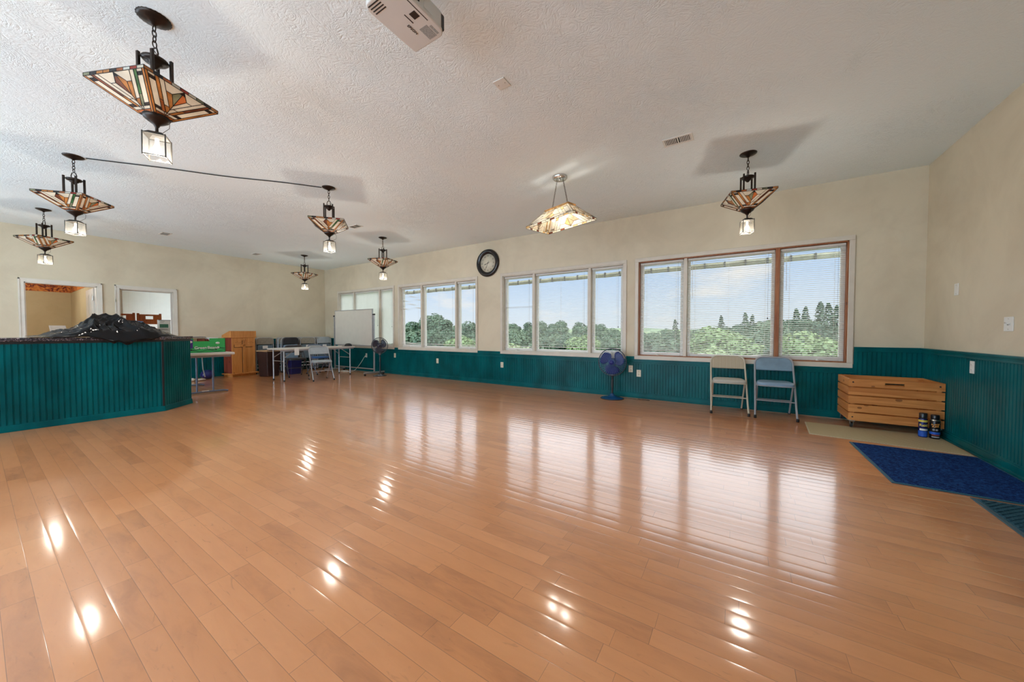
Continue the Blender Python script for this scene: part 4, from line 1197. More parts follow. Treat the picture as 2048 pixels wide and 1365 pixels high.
def counter_clutter():
    # white cardboard flap behind the left end of the sheet
    t = thing('cardboard_box', 'pale open cardboard box behind the left end of the black sheet', 'box', (-7.43, .66, 1.046), .2)
    cb = mat('pale_cardboard', (.56,.46,.37), rough=.8, var=.1)
    b = MB(); w, d, h = .055, .10, .07
    b.box(-w,-d,0,w,-d+.004,h); b.box(-w,d-.004,0,w,d,h); b.box(-w,-d,0,-w+.004,d,h); b.box(w-.004,-d,0,w,d,h); b.box(-w,-d,0,w,d,.004)
    b.build('body', cb, t)
    MB().box(-.07,-.0,-.002,.07,.004,.09, M=Matrix.Translation((-w,-.02,h)) @ Matrix.Rotation(-.5,4,'Y') @ Matrix.Rotation(PI/2,4,'Z')).build('flap', cb, t)
    # tin with a green label
    t = thing('tin_canister', 'rectangular pale tin with a green label at the right end of the counter', 'tin', (-7.41, 1.615, 1.046), -.05)
    MB().box(-.05,-.066,0,.05,.066,.245).build('body', mat('pale_tin', (.55,.55,.50), rough=.35, metal=.2, var=.06), t, .006)
    MB().box(-.052,-.068,.238,.052,.068,.250).build('lid', mat('grey_tin_lid', (.20,.20,.20), rough=.4, metal=.4), t, .003)
    MB().box(.0505,-.055,.13,.0515,.04,.185).build('green_label', mat('green_label', (.02,.11,.06), rough=.5, var=.2, vscale=40), t)
    for z, a, b in ((.222,-.05,.0),(.205,-.05,-.01),(.11,-.05,.05),(.10,-.05,.03),(.09,-.05,.05),(.05,-.05,.045),(.035,-.05,.02)): MB().box(.0505,a,z,.0513,b,z+.006).build('print_line', M['print_grey'], t)
    # blue tub behind the sheet
    t = thing('plastic_tub', 'light blue plastic tub peeking over the black sheet', 'tub', (-7.43, 1.33, 1.046))
    bl = mat('light_blue_plastic', (.06,.22,.50), rough=.35, var=.1)
    MB().lathe([(.055,0),(.062,.19),(.066,.195),(.066,.205),(.058,.205),(.05,.02),(0,.015)], 24).build('body', bl, t)
    MB().lathe([(.068,.205),(.068,.222),(0,.226)], 24).build('lid', bl, t)
M['print_grey'] = mat('grey_print', (.22,.20,.18), rough=.6, var=.2)
counter_clutter()

# tall slatted wooden chairs in the store room
def tall_chair(y, label, first=None):
    if first: return dup(first, None, (first.location.x-.06, y, 0), None, label)
    t = thing('wooden_chair', label, 'chair', (-11.75, y, 0), PI/2, 'orange wooden chairs in the store room')
    w = M['orange_wood']
    for sx in (-1,1):
        MB().box(sx*.19-.02,.16,0,sx*.19+.02,.20,1.56).build('back_post', w, t, .004)
        MB().box(sx*.19-.02,-.20,0,sx*.19+.02,-.16,.98).build('front_leg', w, t, .004)
        MB().box(sx*.19-.015,-.18,.90,sx*.19+.015,.18,.94).build('arm', w, t, .004)
    MB().box(-.19,-.19,.70,.19,.18,.725).build('seat', w, t, .004)
    b = MB(); b.box(-.17,.168,1.30,-.065,.19,1.535); b.box(.065,.168,1.30,.17,.19,1.535); b.box(-.065,.168,1.495,.065,.19,1.535); b.box(-.065,.168,1.30,.065,.19,1.42)
    b.build('back_panel', w, t, .004)
    b = MB(); b.box(-.17,.168,1.02,.17,.19,1.20); b.build('back_slat', w, t, .004)
    for z in (.30,.52): MB().box(-.17,-.19,z,.17,-.17,z+.04).build('stretcher', w, t, .003)
    return t
M['orange_wood'] = pine('orange_stained_wood', (.50,.15,.035), (.33,.075,.015), 1.5, 2)
a = tall_chair(1.90, 'orange wooden chair in the store room nearest its door jamb'); tall_chair(2.36, 'orange wooden chair in the store room beside the tin', a)

# ------------------------------------------------------------------ folding chairs
def pad(mb, w, d, h, z, y0, taper=0, n=36, mi=0, rings=((1,0),(1.0,.4),(.97,.75),(.88,.93),(.6,1.0),(0,1.02))):
    vs = []; fs = []
    for (s, hz) in rings:
        for k in range(n):
            a = 2*PI*k/n; e = .42
            x = math.copysign(abs(math.cos(a))**e, math.cos(a))*w/2*s; y = math.copysign(abs(math.sin(a))**e, math.sin(a))*d/2*s
            x *= 1 - taper*(y/d)
            vs.append((x, y0+y, z+h*hz))
    for i in range(len(rings)-1):
        for k in range(n): fs.append((i*n+k, i*n+(k+1) % n, (i+1)*n+(k+1) % n, (i+1)*n+k))
    mb.add(vs, fs, mi, True); mb.add([vs[k] for k in range(n)], [tuple(range(n))[::-1]], mi)
def u_tube(bottom, mid, ytop, hw, ztop, r):
    pts = []
    for s in (-1, 1):
        col = [(s*bottom[0], bottom[1], bottom[2])] + [(s*x, y, z) for x, y, z in mid]
        arc = []
        for k in range(6):
            a = PI/2*k/5; c = .085
            arc.append((s*(hw-c+c*math.cos(a)), mid[-1][1] + (ytop-mid[-1][1])*(.15+.85*math.sin(a)), ztop-c+c*math.sin(a)))
        pts.append(col + arc)
    p = pts[0] + pts[1][::-1]
    mb = MB(); mb.tube(p, r, 10); return mb
def back_outline(hw, z0, z1, c, n=7):
    pl = [(-hw, z0), (hw, z0)]
    for s, rng in ((1, range(n)), (-1, range(n-1, -1, -1))):
        for k in rng:
            a = PI/2*k/(n-1); pl.append((s*(hw-c+c*math.cos(a)), z1-c+c*math.sin(a)))
    return pl
def open_chair(label, group, fm, seatm, backm, loc, rz, capm=None, name='folding_chair'):
    t = thing(name, label, 'chair', loc, rz, group); cm = capm or M['rubber']
    u_tube((.215,-.245,.01), [(.212,-.16,.14),(.21,-.01,.40),(.208,.12,.60),(.207,.15,.66)], .185, .207, .765, .0115).build('frame_tube', fm, t)
    for s in (-1,1):
        MB().tube([(s*.187,.235,.01),(s*.187,.12,.17),(s*.187,-.06,.415)], .0105, 8).build('rear_leg', fm, t)
        MB().lathe([(.013,0),(.016,.002),(.015,.035),(.012,.04)], 12, M=Matrix.Translation((s*.215,-.245,0))).build('foot_cap', cm, t)
        MB().lathe([(.013,0),(.015,.002),(.014,.03),(.011,.034)], 12, M=Matrix.Translation((s*.187,.235,0))).build('foot_cap', cm, t)
        MB().box(s*.2-.003,-.03,.39,s*.2+.003,.06,.445).build('hinge_bracket', fm, t, .002)
        MB().box(s*.2-.006*s-.003,.03,.40,s*.2+.003,.15,.425).build('seat_arm', fm, t, .002)
    for (y, z, w) in ((-.113,.215,.20),):
        MB().tube([(-w-.01,y,z),(w+.01,y,z)], .0075, 8).build('crossbar', fm, t)
    MB().tube([(-.187,.098,.20),(.187,.098,.20)], .0075, 8).build('crossbar', fm, t)
    mb = MB(); pad(mb, .395, .40, .014, .415, -.03, .10); mb.build('seat_pan', fm, t)
    mb = MB(); pad(mb, .385, .39, .034, .428, -.03, .10); mb.build('seat', seatm, t)
    R = frame((0,.128,.59), (1,0,0), Vector((0,.34,.94)))
    mb = MB(); pl = back_outline(.200, 0, .176, .085)
    mb.prism(pl, -.012, .014, 'z', M=R); mb.build('backrest', backm, t, .010, 3)
    return t
M['cream_frame'] = mat('cream_enamel', (.50,.45,.36), rough=.35, var=.06)
M['beige_stripe'] = stripes('beige_ribbed_fabric', (.52,.46,.35), (.30,.23,.15), 62)
M['pale_stripe'] = stripes('pale_ribbed_fabric', (.50,.49,.45), (.36,.34,.31), 62)
M['blue_fabric'] = mat('blue_grey_vinyl', (.16,.25,.33), rough=.45, var=.18, vscale=9)
M['blue_seat'] = mat('blue_seat_vinyl', (.20,.30,.42), rough=.4, var=.1)
M['grey_vinyl'] = mat('grey_vinyl', (.34,.38,.40), rough=.45, var=.1)
M['taupe'] = mat('taupe_fabric', (.27,.24,.19), rough=.8, var=.15, vscale=40)
M['dark_vinyl'] = mat('near_black_vinyl', (.018,.018,.022), rough=.4, var=.2)
M['dark_frame'] = mat('dark_grey_enamel', (.06,.06,.07), rough=.35, var=.15)
M['bright_blue'] = mat('bright_blue_vinyl', (.02,.13,.42), rough=.4, var=.1)
open_chair('beige ribbed folding chair with cream frame under the largest window', 'folding chairs against the window wall', M['cream_frame'], M['pale_stripe'], M['beige_stripe'], (-.105, 5.735, 0), math.radians(6))
open_chair('blue-grey folding chair with grey frame right of the beige one', 'folding chairs against the window wall', M['grey_paint'], M['blue_seat'], M['blue_fabric'], (.412, 5.735, 0), math.radians(1))
open_chair('grey padded folding chair standing open in front of the long table', 'open folding chairs around the long table', M['steel'], M['grey_vinyl'], M['grey_vinyl'], (-8.13, 4.40, 0), math.radians(76))
open_chair('black folding chair standing open behind the near end of the long table', 'open folding chairs around the long table', M['dark_frame'], M['dark_vinyl'], M['dark_vinyl'], (-9.32, 4.42, 0), math.radians(80))
open_chair('folding chair with bright blue seat behind the far end of the long table', 'open folding chairs around the long table', M['blue_steel'], M['bright_blue'], M['grey_vinyl'], (-9.36, 5.02, 0), math.radians(96))

def folded_chair(label, group, fm, seatm, backm, loc, rz):
    t = thing('folded_chair', label, 'chair', loc, rz, group)
    u_tube((.215,0,.01), [(.212,0,.30),(.21,0,.70),(.208,0,.84)], .0, .207, .955, .0115).build('frame_tube', fm, t)
    for s in (-1,1):
        MB().tube([(s*.187,.026,.03),(s*.187,.026,.62)], .0105, 8).build('rear_leg', fm, t)
        MB().lathe([(.013,0),(.016,.002),(.015,.035),(.012,.04)], 10, M=Matrix.Translation((s*.215,0,0))).build('foot_cap', M['rubber'], t)
    for z in (.15,.24): MB().tube([(-.21,0,z),(.21,0,z)], .0075, 8).build('crossbar', fm, t)
    R = frame((0,0,.36), (1,0,0), (0,0,1))
    MB().prism([(-.16,0),(.16,0),(.185,.05),(.185,.36),(.16,.40),(-.16,.40),(-.185,.36),(-.185,.05)], -.018, .016, 'z', M=R).build('seat', seatm, t, .008, 2)
    R = frame((0,0,.775), (1,0,0), (0,0,1))
    MB().prism(back_outline(.200, 0, .176, .085), -.014, .018, 'z', M=R).build('backrest', backm, t, .010, 2)
    MB().box(-.06,-.0175,.66,.06,-.0165,.74).build('sticker', M['paper'], t)
    return t
M['paper'] = mat('white_paper', (.74,.73,.70), rough=.7, var=.03)
M['seat_slate'] = mat('slate_blue_vinyl', (.12,.17,.21), rough=.45, var=.15)
ORD = ['front', 'second', 'third', 'fourth', 'fifth']
ROWN = ['nearest the wooden lectern', 'second from the lectern', 'third from the lectern', 'in the corner beside the whiteboard']
protos = {}
def stack(yc, n, row, mats):
    for k in range(n):
        fm, sm, bm = mats[k % len(mats)]; key = (fm.name, sm.name, bm.name)
        lab = 'folded %s-backed chair, %s in the upright stack %s' % ({'taupe_fabric': 'taupe', 'near_black_vinyl': 'black', 'grey_vinyl': 'grey', 'pale_stripe': 'pale'}.get(bm.name, 'pale'), ORD[k], ROWN[row])
        loc = (-10.86 + .098*(n-k) - .02, yc + .012*math.sin(k*2.2), 0); rz = PI/2 + .02*math.sin(k*1.7+row)
        if key in protos: dup(protos[key], None, loc, rz, lab)
        else: protos[key] = folded_chair(lab, 'folded chairs stacked along the left wall', fm, sm, bm, loc, rz)
TP = (M['steel'], M['seat_slate'], M['taupe']); BK = (M['dark_frame'], M['blue_seat'], M['dark_vinyl']); GY = (M['steel'], M['seat_slate'], M['grey_vinyl'])
stack(4.29, 2, 0, [TP]); stack(4.80, 5, 1, [BK, TP, TP, TP, TP]); stack(5.31, 4, 2, [TP]); stack(5.79, 4, 3, [GY, TP, TP, TP])

# ------------------------------------------------------------------ lectern
def lectern():
    t = thing('lectern', 'wooden lectern with a raised cross on its front', 'lectern', (-10.46, 3.7325, 0), math.radians(101.4)); t['group'] = 'church furniture'
    del t['group']
    w = M['oak']; W = .27; Dp = .36; y0 = 0
    MB().box(-W, y0, .0, W, y0+.02, .98).build('front_panel', w, t)
    for s in (-1,1): MB().box(s*W-.0 if s < 0 else s*W-.02, y0+.02, 0, -W+.02 if s < 0 else W, y0+Dp-.03, .98).build('side_panel', M['red_wood'], t)
    b = MB(); b.box(-W-.006,-.008,.0,W+.006,y0+Dp-.03,.055); b.build('plinth', w, t, .003)
    b = MB(); b.box(-W-.055,-.055,.055,W+.055,y0+Dp-.03,.085); b.build('base_board', w, t, .006)
    # sloping head
    pl = [(-.012,.975),(-.012,1.135),(.06,1.135),(Dp+.0,1.03),(Dp+.0,.975)]
    MB().prism(pl, -W-.022, W+.022, 'x').build('sloped_head', w, t, .004)
    MB().box(-W-.03,-.018,.968,W+.03,Dp-.01,.982).build('head_moulding', w, t, .003)
    c = MB(); c.box(-.03,-.016,.09,.03,0,.90); c.box(-.215,-.016,.735,.215,0,.80); c.build('cross', w, t, .003)
    gr = M['engrave']
    for (x0, z0, x1, z1) in ((-.044,.80,-.030,.90),(-.044,.09,-.030,.735),(.030,.09,.036,.735),(-.226,.722,-.215,.80),(-.215,.722,-.044,.735),(.036,.722,.20,.735)): MB().box(x0,-.0012,z0,x1,.0008,z1).build('routed_groove', gr, t)
    v = M['engrave']
    for s in (-1,1): MB().box(-.002,-.0185,0,.002,-.0162,.10, M=Matrix.Translation((.0+.006*s,0,.83)) @ Matrix.Rotation(.16*s,4,'Y')).build('carved_mark', v, t)
    for k in range(9): 
        x = -.19+.035*k + (.12 if k > 4 else 0)
        if abs(x) < .04: continue
        MB().box(x,-.0012,.845+.012*math.sin(k*2.1),x+.018,.0005,.852+.012*math.sin(k*2.1)).build('carved_mark', v, t)
M['oak'] = pine('honey_oak', (.66,.29,.08), (.50,.19,.045), .8, 2)
M['red_wood'] = pine('red_brown_side_wood', (.26,.055,.03), (.18,.03,.015), .8, 2)
M['engrave'] = mat('engraved_line', (.07,.028,.012), rough=.7)
lectern()

# ------------------------------------------------------------------ tables
def table_top(mb, x0, y0, x1, y1, z0, z1): mb.box(x0, y0, z0, x1, y1, z1)
M['table_plastic'] = mat('pale_grey_table_plastic', (.62,.61,.57), rough=.4, var=.05)
def short_table():
    t = thing('folding_table', 'white folding table with blue-grey legs behind the counter corner', 'table', (-8.66, 2.245, 0))
    MB().box(-.915,-.38,.70,.915,.38,.745).build('table_top', M['table_plastic'], t, .012, 3)
    MB().box(-.86,-.33,.665,.86,.33,.70).build('apron', M['grey_paint'], t)
    for sx in (-1,1):
        x = sx*.61
        for y in (-.085,.145): MB().tube([(x,y,.03),(x,y,.69)], .014, 10).build('leg', M['blue_steel'], t)
        MB().tube([(x,-.32,.016),(x,-.27,.03),(x,0,.034),(x,.30,.03),(x,.36,.016)], .016, 10).build('foot_bar', M['blue_steel'], t)
        MB().box(x-.02,-.02,.044,x+.02,.08,.052).build('sticker', M['paper'], t)
        MB().tube([(x,.03,.30),(x-sx*.20,.06,.42),(x-sx*.24,.06,.66)], .008, 8).build('brace', M['steel'], t)
short_table()
def long_table():
    t = thing('folding_table', 'long pale folding table with grey tube legs before the folded chairs', 'table', (-8.745, 4.57, 0))
    MB().box(-.31,-.90,.705,.31,.90,.74).build('table_top', M['table_plastic'], t, .010, 3)
    a = MB(); a.box(-.29,-.87,.675,-.275,.87,.705); a.box(.275,-.87,.675,.29,.87,.705); a.build('apron', M['grey_paint'], t)
    for sy in (-1,1):
        for sx in (-1,1):
            y = sy*.79
            MB().tube([(sx*.25,y,.02),(sx*.25,y,.70)], .016, 10).build('leg', M['steel'], t)
            MB().lathe([(.018,0),(.019,.03),(.016,.035)], 12, M=Matrix.Translation((sx*.25,y,0))).build('foot_cap', M['rubber'], t)
        MB().tube([(-.25,sy*.79,.45),(.25,sy*.79,.45)], .010, 8).build('crossbar', M['steel'], t)
        MB().tube([(.25,sy*.79,.52),(.20,sy*.55,.70)], .009, 8).build('brace', M['steel'], t); MB().tube([(-.25,sy*.79,.52),(-.20,sy*.55,.70)], .009, 8).build('brace', M['steel'], t)
    return t
long_table()
def carton():
    t = thing('produce_carton', 'green produce carton reading Green Beans on the short white table', 'carton', (-8.13, 2.27, .746))
    g = mat('green_carton_print', (.03,.42,.10), rough=.55, var=.08); k = M['kraft']
    x1 = .18; W = .28; H = .25
    b = MB()
    b.box(-x1,-W,0,x1,W,.006); b.box(-x1,-W,0,-x1+.006,W,H); b.box(-x1,-W,0,x1,-W+.006,H); b.box(-x1,W-.006,0,x1,W,H)
    b.build('body', k, t)
    f = MB(); f.box(x1-.006,-W,0,x1,W,.20); f.box(x1-.006,-W,.20,x1,-.17,H); f.box(x1-.006,.05,.20,x1,W,H); f.build('front_panel', g, t)
    R = frame((x1+.0006,0,0), (0,1,0), (0,0,1))
    w = MB()
    for j in range(3):
        z0 = .03+.028*j; pts = []
        for q in range(21):
            u = -W+.01 + (2*W-.02)*q/20; pts.append((u, z0+.012*math.sin(q*.7+j*1.9)))
        for p, q in zip(pts[:-1], pts[1:]):
            w.add([(p[0],p[1]-.006,0),(q[0],q[1]-.006,0),(q[0],q[1]+.006,0),(p[0],p[1]+.006,0)], [(0,1,2,3)], M=R)
    w.build('bean_print', mat('dark_green_print', (.01,.13,.05), rough=.55, var=.3, vscale=30), t)
    for s, y in (('Green',-.075),('Beans',.095)): text('lettering', s, .066, M['paper'], frame((x1+.0015,y-.0,.085),(0,1,0),(0,0,1)), t, bold=.0014)
    MB().prism([(-W,.08),(-W+.10,.08),(-W+.10,.235),(-W,.235)], x1, x1+.0012, 'x').build('purple_label', mat('purple_print', (.06,.02,.22), rough=.5), t)
    o = MB(); o.lathe([(0,.002),(.036,.002),(.036,0)], 24, M=frame((x1+.0008,-W+.055,.19),(0,1,0),(0,0,1)) @ Matrix.Diagonal((1.1,.62,1,1))); o.build('white_oval', M['paper'], t)
    o = MB(); o.lathe([(0,.002),(.026,.002),(.026,0)], 20, M=frame((x1+.0008,.165,.165),(0,1,0),(0,0,1)) @ Matrix.Diagonal((1.2,.75,1,1))); o.build('white_oval', M['paper'], t)
    o = MB(); o.lathe([(0,.002),(.02,.002),(.02,0)], 14, M=frame((x1+.0008,.17,.085),(0,1,0),(0,0,1))); o.build('white_patch', M['paper'], t)
    for y in (-.2,.14): 
        MB().lathe([(0,.003),(.012,.003),(.012,0)], 14, M=frame((x1+.0004,y,.05),(0,1,0),(0,0,1))).build('air_hole', M['dark_line'], t)
    for (y0, y1, h, c) in ((-.22,-.10,.245,M['kraft']),(-.09,.06,.238,M['red_wood']),(.08,.20,.262,M['paper'])):
        MB().box(-.15,y0,.006,.10,y1,h).build('packed_item', c, t, .004)
M['kraft'] = mat('brown_cardboard', (.36,.24,.13), rough=.8, var=.1)
carton()
t = thing('serving_tray', 'flat grey tray lying across the top of the green carton', 'tray', (-8.30, 2.02, 1.009))
b = MB(); pad(b, .34, .66, .016, 0, 0, 0, 40, rings=((.94,0),(1,.7),(1,1),(.96,1),(.92,.35),(0,.3))); b.build('tray_body', mat('grey_tray_plastic', (.22,.20,.22), rough=.5, var=.1), t)

# bins under and beside the long table
t = thing('waste_bin', 'dark brown bin with a brown board on top beside the folded chairs', 'bin', (-9.90, 4.06, 0), .25)
vs = [(-.15,-.15,0),(.15,-.15,0),(.15,.15,0),(-.15,.15,0),(-.18,-.18,.62),(.18,-.18,.62),(.18,.18,.62),(-.18,.18,.62)]
MB().add(vs, [(0,3,2,1),(4,5,6,7),(0,1,5,4),(1,2,6,5),(2,3,7,6),(3,0,4,7)]).build('bin_body', mat('dark_brown_plastic', (.035,.014,.012), rough=.4, var=.2), t, .02, 3)
MB().box(-.19,-.19,.62,.19,.19,.655).build('rim_board', M['kraft'], t, .008)
t = thing('storage_tote', 'dark blue plastic tote standing behind the long table leg', 'tote', (-9.86, 4.62, 0), .1)
vs = [(-.11,-.13,0),(.11,-.13,0),(.11,.13,0),(-.11,.13,0),(-.13,-.15,.40),(.13,-.15,.40),(.13,.15,.40),(-.13,.15,.40)]
MB().add(vs, [(0,3,2,1),(4,5,6,7),(0,1,5,4),(1,2,6,5),(2,3,7,6),(3,0,4,7)]).build('tote_body', mat('dark_blue_plastic', (.012,.018,.13), rough=.35, var=.15), t, .02, 3)
MB().box(-.14,-.16,.40,.14,.16,.425).build('rim', bpy.data.materials['dark_blue_plastic'], t, .008)
t = thing('paper_sheet', 'white paper sheet folded over the front edge of the long table', 'paper', (-8.43, 4.02, .741))
b = MB(); b.box(-.10,-.05,0,.0,.05,.0012); b.box(.0,-.05,-.16,.0012,.05,.0012); b.build('sheet', M['paper'], t)
t = thing('black_cap', 'small black cap lying on the far end of the long table', 'cap', (-8.60, 5.38, .741))
b = MB(); b.lathe([(.09,0),(.09,.02),(.075,.05),(.04,.068),(0,.072)], 20); b.build('crown', M['rubber'], t)
b = MB(); b.prism([(-.07,-.05),(.07,-.05),(.06,-.14),(0,-.16),(-.06,-.14)], 0, .006, 'z'); b.build('brim', M['rubber'], t)

# things on the floor below the short table
def lump(name, label, cat, loc, r, m, sq=.8, part='body'):
    t = thing(name, label, cat, loc)
    b = MB(); vs = []; n, k = 18, 10
    for i in range(k+1):
        ph = PI*i/k
        for j in range(n):
            a = 2*PI*j/n; d = Vector((math.sin(ph)*math.cos(a), math.sin(ph)*math.sin(a), math.cos(ph)))
            q = r*(1+.18*noise.noise(d*2.3+Vector(loc)))
            vs.append((d.x*q, d.y*q, max(0.0, r*sq + d.z*q*sq)))
    b.add(vs, [(i*n+j, i*n+(j+1) % n, (i+1)*n+(j+1) % n, (i+1)*n+j) for i in range(k) for j in range(n)], 0, True)
    b.build(part, m, t); return t
lump('blue_bag', 'dark blue plastic bundle on the floor under the short table', 'bag', (-10.55, 3.02, 0), .13, bpy.data.materials['dark_blue_plastic'])
lump('crumpled_paper', 'crumpled white paper under the short table near the counter', 'paper', (-10.3, 2.68, 0), .05, M['paper'], .7)
lump('crumpled_cloth', 'flat cream rag on the floor beside the blue bundle', 'rag', (-10.28, 2.83, 0), .085, M['cream_frame'], .28)

# ------------------------------------------------------------------ whiteboard
def whiteboard():
    t = thing('whiteboard', 'blank whiteboard on a wheeled grey stand before the far left window', 'whiteboard', (-8.745, 5.62, 0))
    W = .84
    MB().box(-W,-.012,.755,W,.012,1.70).build('board', M['wb'], t)
    f = MB(); f.box(-W-.012,-.016,.745,W+.012,.016,.765); f.box(-W-.012,-.016,1.69,W+.012,.016,1.71); f.box(-W-.012,-.016,.765,-W+.006,.016,1.69); f.box(W-.006,-.016,.765,W+.012,.016,1.69)
    f.build('frame', M['steel'], t, .002)
    MB().box(-.5,-.07,.742,.5,-.012,.750).build('pen_tray', M['steel'], t, .002)
    for s in (-1,1):
        x = s*(W+.055)
        MB().box(x-.02,-.014,.08,x+.02,.014,1.58).build('post', M['steel'], t, .003)
        MB().tube([(x-.03,0,1.56),(x+.03,0,1.56)], .022, 12).build('pivot_knob', M['rubber'], t)
        MB().tube([(x,-.0,1.25),(x-s*.05,0,1.25)], .014, 8).build('board_bracket', M['steel'], t)
        b = MB(); b.box(x-.022,-.30,.055,x+.022,.30,.09); o = b.build('foot', M['steel'], t, .004)
        for y in (-.27,.27):
            c = MB(); c.tube([(x-.012,y,.025),(x+.012,y,.025)], .025, 14); c.build('caster', M['rubber'], t)
    MB().tube([(-W-.055,0,.15),(W+.055,0,.15)], .014, 8).build('crossbar', M['steel'], t)
M['wb'] = mat('grey_white_board', (.56,.54,.47), rough=.3, var=.03)
whiteboard()

# ------------------------------------------------------------------ fans
def fan(name, label, loc, rz, hz, R, basem, blm, gm, base_r, tilt=0, cord=None):
    t = thing(name, label, 'fan', loc, rz, 'pedestal fans')
    MB().lathe([(base_r,0),(base_r,.008),(base_r*.93,.016),(base_r*.5,.034),(.05,.05),(.03,.07),(.026,.09)], 40).build('base', basem, t)
    MB().lathe([(base_r+.004,0),(base_r+.006,.006),(base_r,.012)], 40).build('base_rim', M['rubber'], t)
    MB().tube([(0,.02,.06),(0,.02,hz-.16)], .016, 12).build('pole', M['dark_metal'], t)
    MB().tube([(0,.02,hz-.42),(0,.02,hz-.30)], .022, 12).build('height_collar', M['black'], t)
    hd = Matrix.Translation((0,0,hz)) @ Matrix.Rotation(tilt, 4, 'X')
    c = MB(); c.box(-.035,0,hz-.24,.035,.055,hz-.13); cb = c.build('control_box', M['black'], t, .01)
    MB().lathe([(0,.10),(.05,.095),(.068,.07),(.07,-.01),(.055,-.03),(.0,-.03)], 24, M=hd @ frame((0,.05,0),(1,0,0),(0,0,-1))).build('motor', M['black'], t)
    F = hd @ frame((0,0,0),(1,0,0),(0,0,1))       # local z towards the front (-Y)
    for gname, zc, zr in (('front_grille', .085, .015), ('rear_grille', -.075, -.015)):
        g = MB(); n = 10
        for k in range(1, n+1):
            r = R*k/n*.985; z = zr + (zc-zr)*math.sqrt(max(0, 1-(k/n)**2.6)); pts = [(r*math.cos(2*PI*j/40), r*math.sin(2*PI*j/40), z) for j in range(40)]
            g.tube(pts, .0013, 5, True, M=F)
        for j in range(36):
            a = 2*PI*j/36; pts = []
            for k in range(7):
                q = .16 + .84*k/6; pts.append((R*q*math.cos(a+.25*(1-q)), R*q*math.sin(a+.25*(1-q)), zr + (zc-zr)*math.sqrt(max(0, 1-q**2.6))))
            g.tube(pts, .0012, 4, M=F)
        g.build(gname, gm, t)
    g = MB(); g.tube([(R*math.cos(2*PI*j/48), R*math.sin(2*PI*j/48), 0) for j in range(48)], .0085, 8, True, M=F); g.build('rim', M['black'], t)
    MB().lathe([(0,.092),(.035,.090),(.042,.080),(.042,.072),(0,.07)], 24, M=F).build('grille_badge', blm, t)
    MB().lathe([(0,.052),(.045,.048),(.062,.03),(.062,-.01),(0,-.01)], 24, M=F).build('hub', blm, t)
    for q in range(3):
        a0 = math.radians(90+120*q+45); vs = []; na, nr = 9, 8
        for i in range(nr+1):
            rr = .05 + (R*.89-.05)*i/nr; half = math.radians(24 + 26*math.sin(PI*min(1, i/nr*.82+.12)))
            for j in range(na+1):
                a = a0 + half*(2*j/na-1) + .35*i/nr; z = .028 - .05*(j/na) + .012
                vs.append((rr*math.cos(a), rr*math.sin(a), z))
        m = na+1; b = MB(); b.add(vs, [(i*m+j, i*m+j+1, (i+1)*m+j+1, (i+1)*m+j) for i in range(nr) for j in range(na)], 0, True, M=F)
        o = b.build('blade', blm, t); s = o.modifiers.new('thickness', 'SOLIDIFY'); s.thickness = .002
    if cord:
        MB().tube(cord, .0032, 6).build('power_cord', M['rubber'], t)
    return t
M['dark_metal'] = mat('black_pole_metal', (.02,.018,.022), rough=.35, metal=.4)
M['blue_base'] = mat('blue_glossy_base', (.008,.055,.16), rough=.2, var=.2)
M['fan_blue'] = mat('cobalt_translucent_blade', (.012,.022,.20), rough=.25, var=.1, transl=.3)
M['fan_dark'] = mat('dark_smoke_blade', (.010,.011,.03), rough=.22, var=.1)
M['grille_wire'] = mat('blue_grey_wire', (.12,.20,.36), rough=.3, metal=.5)
fan('pedestal_fan', 'blue bladed pedestal fan on a round base under the windows', (-1.755, 5.80, 0), math.radians(8), .608, .225, M['blue_base'], M['fan_blue'], M['grille_wire'], .185, 0,
    [(.02,.06,.05),(.10,.12,.012),(.22,.10,.006),(.36,.07,.006),(.50,.04,.006),(.58,.02,.006),(.585,.05,.006),(.50,.09,.006),(.40,.10,.006)])
fan('pedestal_fan', 'black pedestal fan beside the whiteboard stand', (-7.60, 5.60, 0), math.radians(38), .765, .20, M['black'], M['fan_dark'], M['dark_frame'], .155)
# white cord from the outlet behind the whiteboard
pts = [(-8.815,6.045,.43),(-8.83,6.0,.40),(-8.90,5.96,.27),(-9.02,5.92,.12),(-9.10,5.86,.02)]
for k in range(34):
    a = k*.55; pts.append((-9.20-.003*k + .085*math.sin(a), 5.70-.001*k + .085*math.cos(a), .006+.0004*k))
def smooth(p, n=4):
    out = []
    for i in range(len(p)-1):
        p0, p1, p2, p3 = (Vector(p[max(i-1,0)]), Vector(p[i]), Vector(p[i+1]), Vector(p[min(i+2,len(p)-1)]))
        for k in range(n):
            t = k/n; out.append(.5*((2*p1) + (p2-p0)*t + (2*p0-5*p1+4*p2-p3)*t*t + (3*p1-p0-3*p2+p3)*t**3))
    out.append(Vector(p[-1])); return out
t = thing('extension_cord', 'white extension cord looping from the outlet to the floor', 'cord', (0,0,0))
MB().tube(smooth(pts), .006, 6).build('cord', M['white_plastic'], t)
MB().box(-8.84,6.02,.405,-8.79,6.053,.445).build('plug', M['white_plastic'], t, .005)

